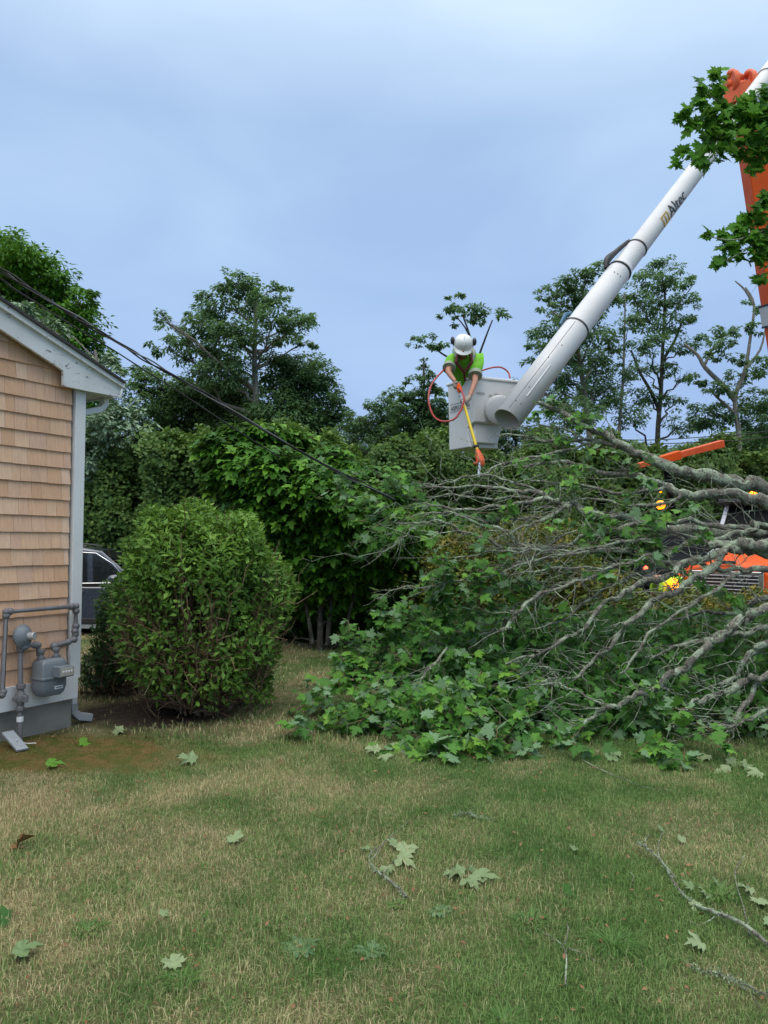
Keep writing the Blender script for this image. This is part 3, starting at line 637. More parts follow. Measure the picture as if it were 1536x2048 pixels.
make_tree('cedar_tree', 'pointed dark cedar like tree left of the bucket', 24, [(848, 1000), (846, 880), (848, 800), (847, 725)],
          [(848, 722, 7, 12), (850, 745, 16, 12), (838, 765, 20, 12), (862, 765, 16, 14), (845, 790, 30, 16), (820, 800, 24, 16), (875, 800, 20, 22), (800, 820, 22, 14), (845, 830, 44, 22), (870, 860, 36, 26), (820, 865, 44, 24), (895, 850, 20, 30)],
          'tree_d', 0.14, 105, tr=0.12, flat=0.4, subr=0.35)
make_tree('broadleaf_tree', 'low spreading tree left of the pointed cedar', 25, [(770, 1000), (772, 900), (775, 820)],
          [(785, 785, 18, 12), (765, 800, 22, 14), (740, 815, 22, 12), (720, 840, 24, 14), (770, 835, 36, 18), (705, 862, 26, 16), (750, 865, 44, 20), (800, 870, 30, 24), (690, 880, 30, 14)],
          'tree_a', 0.16, 80, tr=0.12)
make_tree('broadleaf_tree', 'tall grey green tree crossed by the white boom', 25, [(1185, 1050), (1180, 880), (1165, 760), (1150, 650), (1150, 580)],
          [(1150, 550, 26, 14), (1180, 545, 26, 14), (1130, 575, 30, 17), (1165, 590, 34, 20), (1095, 590, 22, 12), (1100, 620, 26, 15), (1200, 600, 30, 24), (1140, 640, 36, 20), (1095, 655, 28, 15), (1190, 660, 34, 24), (1085, 685, 26, 12), (1120, 700, 36, 20), (1190, 720, 40, 26), (1075, 730, 30, 12), (1130, 755, 36, 20), (1060, 760, 26, 14), (1200, 780, 40, 30), (1110, 800, 30, 20), (1150, 830, 40, 24)],
          'tree_a', 0.17, 62, tr=0.17, bark='bark_pale', depth=1.4)
make_tree('birch_tree', 'thin white barked tree just right of the white boom', 24.5, [(1240, 1050), (1238, 880), (1246, 760), (1250, 620), (1248, 585)],
          [(1245, 590, 18, 12), (1262, 640, 22, 15), (1232, 690, 20, 13), (1262, 740, 22, 14), (1225, 800, 22, 15)], 'tree_a', 0.16, 70, tr=0.09, bark='bark_pale', depth=0.5)
make_tree('broadleaf_tree', 'tall open tree with forked grey trunk right of the white boom', 26, [(1315, 1050), (1315, 880), (1322, 780), (1326, 680), (1330, 600), (1325, 560)],
          [(1300, 535, 26, 12), (1330, 530, 26, 12), (1352, 548, 24, 13), (1290, 560, 28, 15), (1335, 570, 34, 16), (1385, 570, 18, 12), (1270, 595, 26, 15), (1315, 605, 36, 18), (1368, 605, 26, 14), (1392, 590, 12, 8), (1280, 640, 30, 17), (1340, 645, 34, 17), (1385, 640, 18, 13), (1300, 690, 34, 18), (1370, 690, 26, 15), (1335, 735, 26, 15), (1280, 740, 26, 15), (1375, 745, 18, 12), (1290, 790, 30, 16), (1350, 800, 26, 14), (1262, 830, 30, 18), (1370, 850, 30, 16)],
          'tree_a', 0.16, 56, tr=0.14, bark='bark_dark', depth=1.4, extra=[([(1318, 820), (1300, 780), (1280, 745), (1262, 700)], .07, .03), ([(1326, 720), (1350, 680), (1365, 640)], .06, .03)])
make_tree('broken_tree', 'storm damaged tree with bare forked limbs and sparse leaves beside the orange boom', 23.5, [(1475, 1050), (1478, 880), (1470, 800), (1490, 740), (1500, 680), (1508, 610), (1490, 575)],
          [(1470, 665, 22, 8), (1500, 655, 18, 8), (1420, 668, 28, 9), (1440, 690, 30, 9), (1460, 720, 22, 12), (1420, 720, 18, 10), (1485, 750, 22, 14), (1435, 780, 26, 14), (1520, 730, 16, 22), (1400, 760, 18, 12), (1450, 830, 40, 20), (1510, 800, 24, 22), (1405, 830, 24, 20), (1520, 640, 10, 20), (1495, 600, 10, 8), (1530, 860, 30, 22)],
          'tree_a', 0.15, 85, tr=0.13, bark='bark_pale', depth=0.8, limbs=False,
          extra=[([(1508, 610), (1490, 580), (1470, 562)], .05, .015), ([(1470, 800), (1445, 770), (1410, 735), (1395, 710), (1368, 688)], .09, .035), ([(1410, 728), (1430, 690), (1460, 672)], .05, .015), ([(1474, 830), (1440, 800), (1420, 780)], .06, .02), ([(1490, 740), (1520, 700), (1530, 660)], .05, .02)])
# woods behind, each tree its own
specs = [(-40, 700, 31), (120, 760, 31), (250, 830, 30), (760, 850, 33), (930, 850, 33), (1030, 800, 32), (1080, 850, 31), (1180, 870, 34), (1290, 868, 33), (1400, 868, 34), (1510, 840, 32), (1600, 760, 30), (1700, 700, 30)]
where = ['hidden low behind the gable roof at far left', 'behind the lush tree at the left', 'behind the silvery tree left of the dark trunk', 'low behind the spreading tree left of the bucket', 'directly behind the white bucket', 'between the bucket and the white boom', 'under the lower end of the white boom', 'behind the upright broken limb stubs', 'low beneath the white barked tree', 'low beneath the open forked tree', 'behind the storm damaged tree', 'beyond the right edge past the orange boom', 'farthest right beyond the orange boom']
for (px, py, Yd), wh in zip(specs, where):
    bl = []
    w_ = 75
    for k_ in range(9):
        fx = rng.uniform(-1, 1); fy = rng.random()
        bl.append((px + fx * w_, py + 25 + fy * 90 + abs(fx) * 30, rng.uniform(24, 42), rng.uniform(14, 26)))
    make_tree('woodland_tree', 'distant dark woodland tree ' + wh, Yd, [(px, 1060), (px + 3, 950), (px, py + 30)], bl, 'tree_d', 0.2, 42, tr=0.16, group='trees of the woodland behind', twigs=False)

# ------------------------------------------------------------------ hedge row: five overlapping evergreen masses
def hedge(name, label, Y, x0, x1, top, leaf, size, n, thick=1.6, group=None, step=60, wob=0.5, H=None, ybase=0):
    """hedge between pixel columns x0..x1 at distance Y; leaves cover a lumpy box"""
    a = at(x0, 1090, Y).x; b = at(x1, 1090, Y).x; hz = H or at(768, top, Y).z
    root = thing(name, label, 'hedge', ((a + b) / 2, Y, 0), 0, group)
    W = b - a
    ph = rng.uniform(0, 6.28, 4)
    lump = lambda x_, z_: wob * (0.5 * np.sin(2.7 * x_ + ph[0]) + 0.35 * np.sin(5.3 * x_ + 1.9 * z_ + ph[1]) + 0.35 * np.sin(3.1 * z_ + ph[2] + x_))
    Hf = lambda x_: hz + 0.6 * wob * (np.sin(1.9 * x_ + ph[3]) + 0.6 * np.sin(5.1 * x_ + ph[0]) + 0.4 * np.sin(11 * x_))
    # tufts standing on the lumpy face and top
    nc = n // 26; side = rng.random(nc); top_ = side < 0.3
    X = rng.uniform(-W / 2 - .2, W / 2 + .2, nc); Hx = Hf(X)
    Z = np.where(top_, Hx - rng.random(nc) ** 2 * 0.2, Hx * rng.random(nc) ** 0.9)
    Yl = np.where(top_, rng.uniform(-thick / 2 + .2, thick / 2, nc), -thick / 2 + rng.random(nc) * 0.35 + lump(X, Z) + np.clip(Z - Hx + 0.5, 0, 1) * 0.8)
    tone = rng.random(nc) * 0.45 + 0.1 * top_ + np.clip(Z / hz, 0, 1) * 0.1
    T = np.stack([X, Yl, Z], -1); idx = rng.integers(0, nc, n); off = rvec(n) * (rng.random((n, 1)) ** 0.5) * rng.uniform(.12, .24, (nc, 1))[idx]
    C = T[idx] + off; C[:, 2] = np.maximum(C[:, 2], 0.03)
    tp_ = top_[idx]
    out_ = np.stack([0 * C[:, 0], np.where(tp_, 0, -1.0), np.where(tp_, 1.0, 0.6)], -1)
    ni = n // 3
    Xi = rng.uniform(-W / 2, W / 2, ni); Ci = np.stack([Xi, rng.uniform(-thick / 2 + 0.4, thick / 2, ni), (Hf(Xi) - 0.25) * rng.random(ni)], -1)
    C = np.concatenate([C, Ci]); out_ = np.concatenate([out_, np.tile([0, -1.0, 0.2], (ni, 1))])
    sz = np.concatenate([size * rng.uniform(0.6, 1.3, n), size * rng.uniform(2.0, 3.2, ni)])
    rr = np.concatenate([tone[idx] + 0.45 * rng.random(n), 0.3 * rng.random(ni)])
    leaves('foliage', C, out_ + rvec(n + ni) * 0.8, rvec(n + ni) + np.array([0, 0, 0.5]), sz, T_WIDE, M[leaf], root, rr)
    s_ = MB()
    for xx in np.arange(-W / 2 + 0.3, W / 2, 0.8):
        s_.tube(wobble((xx, rng.uniform(-.2, .2), -0.05), (xx + rng.uniform(-.3, .3), 0.2, hz * 0.8), 5, 0.03), [0.06, 0.05, 0.045, 0.04, 0.03, 0.015], 6)
    s_.build('stems', M['bark_dark'], root, smooth=True)
    return root
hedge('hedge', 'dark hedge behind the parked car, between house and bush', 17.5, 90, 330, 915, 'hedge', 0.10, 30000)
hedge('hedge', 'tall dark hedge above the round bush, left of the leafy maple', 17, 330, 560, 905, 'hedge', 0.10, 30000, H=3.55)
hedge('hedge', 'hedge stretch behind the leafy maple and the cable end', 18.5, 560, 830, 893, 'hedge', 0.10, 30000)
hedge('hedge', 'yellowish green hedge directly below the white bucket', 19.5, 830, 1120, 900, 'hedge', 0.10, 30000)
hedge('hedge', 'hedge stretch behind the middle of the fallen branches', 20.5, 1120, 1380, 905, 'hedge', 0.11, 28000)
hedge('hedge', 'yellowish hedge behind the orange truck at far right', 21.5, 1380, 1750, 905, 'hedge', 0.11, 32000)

# ------------------------------------------------------------------ standing leafy maple at the middle (dark underneath)
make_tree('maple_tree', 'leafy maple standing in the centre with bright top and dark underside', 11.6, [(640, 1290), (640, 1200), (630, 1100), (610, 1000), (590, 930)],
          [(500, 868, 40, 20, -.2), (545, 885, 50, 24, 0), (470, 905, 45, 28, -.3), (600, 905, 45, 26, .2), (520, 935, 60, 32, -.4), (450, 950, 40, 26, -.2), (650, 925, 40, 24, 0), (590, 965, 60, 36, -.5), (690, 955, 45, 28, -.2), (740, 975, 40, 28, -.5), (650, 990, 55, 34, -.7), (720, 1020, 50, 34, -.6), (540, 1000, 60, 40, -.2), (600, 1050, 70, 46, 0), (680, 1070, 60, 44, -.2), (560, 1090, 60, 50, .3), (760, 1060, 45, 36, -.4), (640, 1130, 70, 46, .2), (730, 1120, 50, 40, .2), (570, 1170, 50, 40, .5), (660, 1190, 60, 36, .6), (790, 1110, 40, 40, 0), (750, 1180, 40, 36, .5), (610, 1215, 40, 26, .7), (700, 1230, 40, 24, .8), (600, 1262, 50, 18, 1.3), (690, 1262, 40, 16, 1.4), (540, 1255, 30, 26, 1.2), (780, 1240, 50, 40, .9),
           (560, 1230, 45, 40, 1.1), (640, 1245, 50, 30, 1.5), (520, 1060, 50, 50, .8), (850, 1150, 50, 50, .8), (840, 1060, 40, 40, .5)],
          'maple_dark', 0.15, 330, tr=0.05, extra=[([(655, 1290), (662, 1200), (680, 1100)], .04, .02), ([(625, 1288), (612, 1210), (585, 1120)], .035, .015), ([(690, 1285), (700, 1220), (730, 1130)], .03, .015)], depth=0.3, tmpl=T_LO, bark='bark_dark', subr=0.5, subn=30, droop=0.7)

# ------------------------------------------------------------------ round bush
def bush(name, label, base, h, w, n, leaf, size, twig_n, cx=0, seed=1, tilt=0, thin=True):
    root = thing(name, label, 'bush', base)
    tw = MB(); cent = np.array([cx, 0, h * 0.5]); rad = np.array([w / 2, w / 2, h * 0.53])
    tips = []
    for k_ in range(twig_n):
        d_ = rvec(1)[0]; d_[2] = abs(d_[2]) * 1.25 - 0.45; d_ /= np.linalg.norm(d_)
        e_ = cent + d_ * rad * rng.uniform(0.82, 1.0)
        s_ = np.array([rng.normal() * 0.08 + cx * 0.5, rng.normal() * 0.08, 0.0])
        mid_ = (s_ + e_) / 2 + np.array([d_[0] * 0.12, d_[1] * 0.12, -0.06 + 0.1 * rng.normal()])
        pth = catmull([(Vector(s_), 0.014), (Vector(mid_), 0.009), (Vector(e_), 0.003)], 5)
        jt = [(p_ + Vector(rng.normal(size=3)) * 0.012, q_ * rng.uniform(0.8, 1.2)) for p_, q_ in pth]
        tw.tube([p_ for p_, _ in jt], [q_ for _, q_ in jt], 5, cap=False)
        for kk in range(4):
            b_ = jt[int(rng.integers(4, len(jt) - 1))][0]; e2_ = b_ + (Vector(e_) - b_).normalized() * rng.uniform(0.1, 0.3) + Vector(rng.normal(size=3)) * 0.13
            tw.tube(wobble(b_, e2_, 3, 0.08), [0.005, 0.004, 0.003, 0.0015], 4, cap=False)
            tips.append(e2_)
    tw.build('stems', M['twig'], root, smooth=True)
    d_ = rvec(n); d_[:, 2] = np.where(d_[:, 2] < -0.82, -d_[:, 2], d_[:, 2])
    lumps = 1 + 0.06 * np.sin(3.3 * d_[:, 0] + 2 * d_[:, 2] + seed * 2.2) + 0.08 * np.sin(7 * d_[:, 2] - 4 * d_[:, 1] + seed) + 0.07 * np.sin(13 * d_[:, 0] + 9 * d_[:, 2])
    # superellipsoid-ish: boxier sides
    q_ = np.sign(d_) * np.abs(d_) ** 0.82
    rr = 1 - rng.random(n) ** 1.5 * 0.42
    P = cent + q_ / np.maximum(np.linalg.norm(q_, axis=1, keepdims=True), .01) * rad * (rr * lumps)[:, None] * 1.02
    # thinner foliage low on the front where twigs show
    if thin:
        front = (d_[:, 1] < 0.2) & (d_[:, 2] < 0.45)
        keep = ~(front & (rng.random(n) < 0.62 * np.clip(0.85 - 1.2 * d_[:, 2] - 0.3 * np.abs(d_[:, 0]) + 0.25 * np.sin(6 * d_[:, 0] + 4 * d_[:, 2]), 0, 1)))
    else: keep = np.ones(n, bool)
    P, d_ = P[keep], d_[keep]; m_ = len(P); P[:, 2] = np.maximum(P[:, 2], 0.03 + 0.1 * rng.random(m_))
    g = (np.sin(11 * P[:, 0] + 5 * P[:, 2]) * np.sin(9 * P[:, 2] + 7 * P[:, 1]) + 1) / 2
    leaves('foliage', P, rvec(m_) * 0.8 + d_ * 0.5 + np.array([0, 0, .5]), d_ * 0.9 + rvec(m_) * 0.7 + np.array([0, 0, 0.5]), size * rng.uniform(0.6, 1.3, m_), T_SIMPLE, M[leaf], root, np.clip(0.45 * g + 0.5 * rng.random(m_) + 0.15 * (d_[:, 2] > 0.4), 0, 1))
    return root
bb = gp(395, 1445)
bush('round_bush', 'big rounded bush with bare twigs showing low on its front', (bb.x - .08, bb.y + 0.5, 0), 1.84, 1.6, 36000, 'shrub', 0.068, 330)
b2 = at(225, 1200, 8.1)
bush('low_shrub', 'smaller dark shrub tucked behind the left side of the round bush', (b2.x + 0.05, 8.3, 0), 1.12, 0.6, 7000, 'tree_d', 0.05, 30, thin=False)
b3 = at(183, 1330, 8.0)
bush('ground_shrub', 'low green plant at the house corner beside the mulch', (b3.x, 8.3, 0), 0.42, 0.45, 900, 'weed', 0.06, 12, thin=False)

# yellowish shrubs behind the fallen branches, in front of the truck
for (px, Yd, h_, w_, lab) in ((930, 11.5, 1.75, 1.8, 'yellow green shrub behind the left end of the fallen branches'), (1075, 11.0, 1.9, 1.7, 'yellow green shrub with orange tinted leaves behind the middle branches'), (1200, 10.6, 1.25, 1.4, 'low shrub below the amber light, left of the truck grille'), (1385, 10.3, 0.95, 1.5, 'low shrub with reddish leaves under the truck grille'), (1530, 9.7, 1.0, 1.2, 'low orange tinted shrub before the truck bumper at the right edge')):
    q_ = at(px, 1200, Yd); bush('roadside_shrub', lab, (q_.x, Yd, 0), h_, w_, int(6500 * w_ * h_ / 2), 'yshrub', 0.075, 26, seed=px)

# ------------------------------------------------------------------ fallen maple
ft_base = Vector((6.6, 8.3, 0))
fallen = thing('fallen_maple', 'storm felled maple with lichen covered limbs and leaves spilling over the lawn', 'fallen tree', ft_base)
def fl(p): return Vector(p) - ft_base
JOIN = Vector((5.75, 8.25, 1.25))
tr_ = MB(); sm = catmull([(fl((9.6, 8.8, 0.25)), 0.34), (fl((8.0, 8.5, 0.65)), 0.31), (fl((6.6, 8.3, 1.05)), 0.27), (fl(JOIN), 0.2)], 5)
tr_.tube([p_ + Vector(rng.normal(size=3)) * 0.015 for p_, _ in sm], [q_ for _, q_ in sm], 14); tr_.build('trunk', M['bark'], fallen, smooth=True)
# limbs: pixel path with distance at each end, radius in metres at both ends, joined to the trunk when 'J'
LIMBS = [
 ([(1536, 981), (1480, 966), (1429, 956), (1378, 944), (1337, 935), (1289, 915), (1241, 887), (1200, 867), (1160, 845), (1110, 820), (1075, 803)], 8.3, 8.6, .068, .018, 1),
 ([(1536, 1007), (1508, 1000), (1473, 990), (1412, 990), (1364, 986), (1330, 973), (1296, 959), (1258, 949), (1207, 945), (1150, 930), (1090, 925), (1030, 935)], 8.0, 8.5, .056, .01, 1),
 ([(1300, 916), (1240, 893), (1170, 882), (1090, 880), (1036, 872), (1000, 868)], 8.5, 8.8, .026, .006, 0),
 ([(1536, 1066), (1463, 1065), (1395, 1062), (1333, 1058), (1285, 1048), (1241, 1034), (1183, 1027), (1139, 1010), (1104, 1000), (1070, 986), (1036, 980), (970, 975), (902, 973), (850, 973)], 7.7, 8.1, .05, .007, 1),
 ([(1536, 1051), (1497, 1056), (1446, 1051), (1395, 1046), (1333, 1043), (1280, 1050)], 7.4, 7.6, .027, .018, 1),
 ([(1536, 1051), (1497, 1062), (1467, 1068), (1429, 1079), (1378, 1089), (1344, 1103), (1309, 1111), (1275, 1120), (1238, 1130), (1207, 1137), (1173, 1154), (1121, 1171), (1070, 1195), (1036, 1212), (1010, 1240), (997, 1260), (953, 1274), (902, 1289), (850, 1287), (796, 1304)], 7.3, 7.4, .026, .006, 1),
 ([(1536, 1109), (1497, 1099), (1463, 1099), (1429, 1109), (1398, 1120), (1364, 1130), (1330, 1154), (1282, 1168), (1241, 1188), (1207, 1212), (1173, 1250), (1149, 1270), (1104, 1294), (1063, 1311), (1010, 1330)], 7.2, 6.9, .036, .008, 1),
 ([(1450, 1105), (1430, 1130), (1391, 1154), (1364, 1174), (1330, 1192), (1296, 1212), (1258, 1243), (1241, 1267), (1221, 1291), (1190, 1321), (1156, 1349), (1125, 1359), (1080, 1362)], 7.0, 6.8, .03, .008, 0),
 ([(1536, 1133), (1490, 1140), (1446, 1140), (1409, 1130), (1370, 1128)], 7.0, 7.2, .026, .014, 1),
 ([(1536, 1212), (1497, 1236), (1463, 1256), (1429, 1280), (1398, 1308), (1364, 1335), (1337, 1356), (1309, 1379), (1275, 1393), (1241, 1410), (1221, 1415), (1190, 1431), (1156, 1448), (1104, 1458), (1036, 1473), (960, 1476)], 6.5, 6.3, .034, .007, 1),
 ([(1536, 1345), (1497, 1362), (1456, 1379), (1432, 1393), (1395, 1403)], 6.4, 6.5, .028, .02, 1),
 ([(1536, 1250), (1490, 1267), (1446, 1270), (1395, 1280), (1350, 1297), (1326, 1301), (1290, 1320)], 6.9, 6.9, .024, .01, 1),
 ([(1536, 1284), (1511, 1301), (1487, 1328), (1467, 1352), (1440, 1375)], 6.8, 6.7, .026, .016, 1),
 ([(1514, 1365), (1490, 1407), (1470, 1441), (1462, 1462)], 6.4, 6.3, .02, .014, 0),
 ([(1536, 1198), (1497, 1215), (1463, 1226), (1400, 1228), (1340, 1240)], 7.3, 7.4, .024, .01, 1),
 ([(1200, 885), (1130, 900), (1060, 915), (991, 935), (963, 947), (922, 959), (885, 966), (844, 971)], 8.6, 8.2, .017, .006, 0),
 ([(963, 947), (1004, 959), (1038, 966), (1080, 985)], 8.2, 8.1, .011, .013, 0),
 ([(1139, 1010), (1060, 998), (987, 995), (922, 992), (868, 993), (816, 997), (780, 990)], 8.0, 8.3, .014, .005, 0),
 ([(1104, 1000), (1060, 1002), (1004, 1012), (953, 1019), (895, 1015), (850, 1010)], 7.8, 7.7, .02, .008, 0),
 ([(1275, 1046), (1224, 1058), (1173, 1072), (1121, 1092), (1070, 1096), (1036, 1086), (1015, 1065), (970, 1051), (929, 1034), (885, 1026), (850, 1024)], 7.6, 7.4, .02, .008, 0),
 ([(1340, 1103), (1300, 1105), (1180, 1103), (1100, 1105), (1060, 1099), (1015, 1096), (970, 1079), (929, 1065), (892, 1046), (850, 1045), (799, 1045)], 7.4, 7.2, .018, .006, 0),
 ([(1139, 1010), (1100, 1030), (1060, 1038), (987, 1041), (929, 1031)], 7.8, 7.6, .014, .008, 0),
 ([(1238, 1095), (1120, 1105), (1060, 1100), (1015, 1103), (970, 1106), (909, 1113)], 7.3, 7.1, .012, .005, 0),
 ([(1170, 1100), (1080, 1120), (1000, 1145), (919, 1161), (885, 1168), (833, 1174), (792, 1180), (755, 1193)], 7.2, 7.0, .01, .004, 0),
 ([(850, 1045), (823, 1055), (799, 1082), (758, 1113)], 7.2, 7.2, .007, .003, 0),
 ([(1238, 1130), (1190, 1150), (1110, 1180), (1060, 1202), (1038, 1222), (1028, 1239), (997, 1260)], 7.2, 6.9, .016, .014, 0),
 ([(895, 1291), (868, 1332), (840, 1356)], 6.9, 6.7, .01, .006, 0),
 ([(1300, 1110), (1240, 1133), (1173, 1133), (1104, 1140), (1036, 1144), (985, 1150)], 7.2, 7.1, .013, .005, 0),
 ([(1300, 1080), (1241, 1086), (1173, 1096), (1121, 1113), (1087, 1116), (1036, 1130), (995, 1140)], 7.3, 7.2, .014, .005, 0),
 ([(1139, 1013), (1121, 1021), (1070, 1045), (1036, 1060), (990, 1075)], 7.7, 7.5, .014, .006, 0),
 ([(1221, 1414), (1173, 1390), (1125, 1373), (1104, 1338), (1074, 1332)], 6.4, 6.5, .009, .004, 0),
 ([(1125, 1373), (1070, 1367), (1036, 1376)], 6.4, 6.4, .006, .003, 0),
 ([(1190, 1030), (1160, 1060), (1110, 1078), (1060, 1120), (1020, 1130)], 7.7, 7.5, .012, .005, 0),
 ([(1364, 1130), (1300, 1140), (1240, 1160), (1180, 1200), (1120, 1240), (1060, 1262)], 7.4, 7.2, .018, .006, 0),
 ([(1480, 1140), (1420, 1190), (1370, 1215), (1310, 1260), (1270, 1310), (1240, 1350)], 7.0, 6.7, .018, .008, 0),
 ([(1170, 882), (1130, 860), (1080, 850), (1010, 862)], 8.7, 8.9, .01, .005, 0),
 ([(1395, 1403), (1360, 1425), (1345, 1460)], 6.4, 6.2, .014, .008, 0),
 ([(1536, 1420), (1490, 1445), (1440, 1450), (1400, 1462)], 6.2, 6.1, .012, .005, 1),
 ([(1430, 1090), (1380, 1072), (1320, 1075), (1260, 1070), (1200, 1085)], 7.5, 7.6, .016, .006, 0),
 ([(1536, 1090), (1480, 1085), (1420, 1095)], 7.1, 7.2, .05, .03, 1),
 ([(1330, 973), (1290, 985), (1240, 985), (1180, 975), (1120, 965), (1060, 960)], 8.1, 8.2, .02, .007, 0),
 ([(1364, 986), (1320, 1010), (1260, 1012), (1210, 1000), (1150, 1002)], 7.9, 7.9, .018, .008, 0),
]
def clampz(p_, r_):
    g_ = float(gz(p_.x, p_.y)) + r_ * 0.7 + 0.01
    return Vector((p_.x, p_.y, max(p_.z, g_)))
limb_pts = []; tips = []
TW = MB()
for px, Ya, Yb, ra, rb_, J in LIMBS:
    ra *= 1.16; rb_ *= 1.1
    n_ = len(px); pts = []
    for i_, (x, y) in enumerate(px):
        t_ = i_ / (n_ - 1); pts.append((at(x, y, Ya + (Yb - Ya) * t_ + 0.05 * math.sin(3 * i_)), ra + (rb_ - ra) * t_))
    if J: pts = [(JOIN + Vector(rng.normal(size=3)) * 0.05, ra * 1.5), ((JOIN + pts[0][0]) / 2 + Vector((0, 0, rng.normal() * 0.03)), ra * 1.2)] + pts
    sm = catmull(pts, 4)
    f1, f2 = rng.uniform(0, 6.28, 2)
    sm = [(clampz(p_ + Vector(rng.normal(size=3)) * min(q_ * 0.28, 0.008) + Vector((0, .5, 1)) * (0.014 * math.sin(i_ * .7 + f1) + 0.009 * math.sin(i_ * 1.7 + f2)), q_), q_ * rng.uniform(0.82, 1.2)) for i_, (p_, q_) in enumerate(sm)]
    mb = MB(); mb.tube([fl(p_) for p_, _ in sm], [q_ for _, q_ in sm], 9 if ra > .02 else 6)
    # side spurs belong to their limb
    for k_ in range(int(len(sm) * 0.75)):
        i_ = int(rng.integers(2, len(sm) - 1)); p_, q_ = sm[i_]; dr = (sm[min(i_ + 1, len(sm) - 1)][0] - p_).normalized()
        if p_.x > 4.2: continue
        e_ = p_ + (dr * 0.8 + Vector(rng.normal(size=3)) * 0.6).normalized() * rng.uniform(0.08, 0.55)
        e_ = clampz(e_, 0.0); r0 = min(q_ * 0.4, 0.006); w_ = [clampz(a_, 0) for a_ in wobble(p_, e_, 4, 0.05)]
        mb.tube([fl(a_) for a_ in w_], [r0, r0 * .8, r0 * .6, r0 * .45, r0 * .25], 4, cap=False); tips.append(e_)
    mb.build('limb', M['bark'], fallen, smooth=True)
    for p_, q_ in sm: limb_pts.append((p_, q_))
# lichen and moss tufts hugging the bark
C = []; NR = []; SZ = []
for p_, q_ in limb_pts:
    if p_.x > 4.6: continue
    k_ = int(rng.poisson(9 + q_ * 900 * rng.random() ** 2)) if rng.random() < 0.7 else 0
    for _ in range(min(k_, 70)):
        d_ = rvec(1)[0]; C.append(np.array(p_ + Vector(rng.normal(size=3)) * 0.035) * 0 + np.array(p_) + d_ * q_ * rng.uniform(.9, 1.25) + rng.normal(size=3) * np.array([.03, .015, .004])); NR.append(d_); SZ.append(rng.uniform(.006, .018))
C = np.array(C); leaves('lichen', C - np.array(ft_base), np.array(NR) + rvec(len(C)) * .8, rvec(len(C)), np.array(SZ), T_WIDE, M['lichen'], fallen)

# leaf masses: (px, py, rx, ry, distance, amount)
def leafmass(L_, dens, size, under=0.5, spread=0.5):
    Cs, Ns, Ds, Ss, Rs = [], [], [], [], []
    for x, y, rx, ry, Yd, am in L_:
        c_ = np.array(at(x, y, Yd)); k_ = Yd / FPX; rad = np.array([rx * k_, (rx + ry) / 2 * k_ * spread + 0.08, ry * k_])
        nb = max(int(am * dens * rad[0] * rad[2] * 3.14), 2)
        for _ in range(nb):
            d_ = rvec(1)[0] * rng.random() ** 0.4; b_ = c_ + d_ * rad
            ax = unit(rng.normal(size=3) + np.array([-0.6, -0.2, 0.1])); nl = int(rng.integers(5, 11)); hue = rng.random() * 0.5
            for q_ in range(nl):
                t_ = q_ / nl; off = ax * t_ * size * 1.8; sd_ = rng.normal(size=3)
                P_ = b_ + off + unit(sd_) * size * 0.35
                P_[2] = max(P_[2], float(gz(P_[0], P_[1])) + 0.015 + 0.03 * rng.random())
                flip = 1 if rng.random() < 0.82 else -1
                Cs.append(P_); Ns.append((rng.normal(size=3) * 0.55 + np.array([0, -0.35, 1.0])) * flip); Ds.append(unit(sd_) + np.array([0, -0.1, -0.7])); Ss.append(size * rng.uniform(.42, 1.2)); Rs.append(hue + .5 * rng.random())
            TW.tube([fl(b_), fl(b_ + ax * size * 0.9 + rng.normal(size=3) * .01), fl(b_ + ax * size * 1.8)], [.0035, .003, .002], 4, cap=False)
    return [np.array(a_) for a_ in (Cs, Ns, Ds, Ss, Rs)]
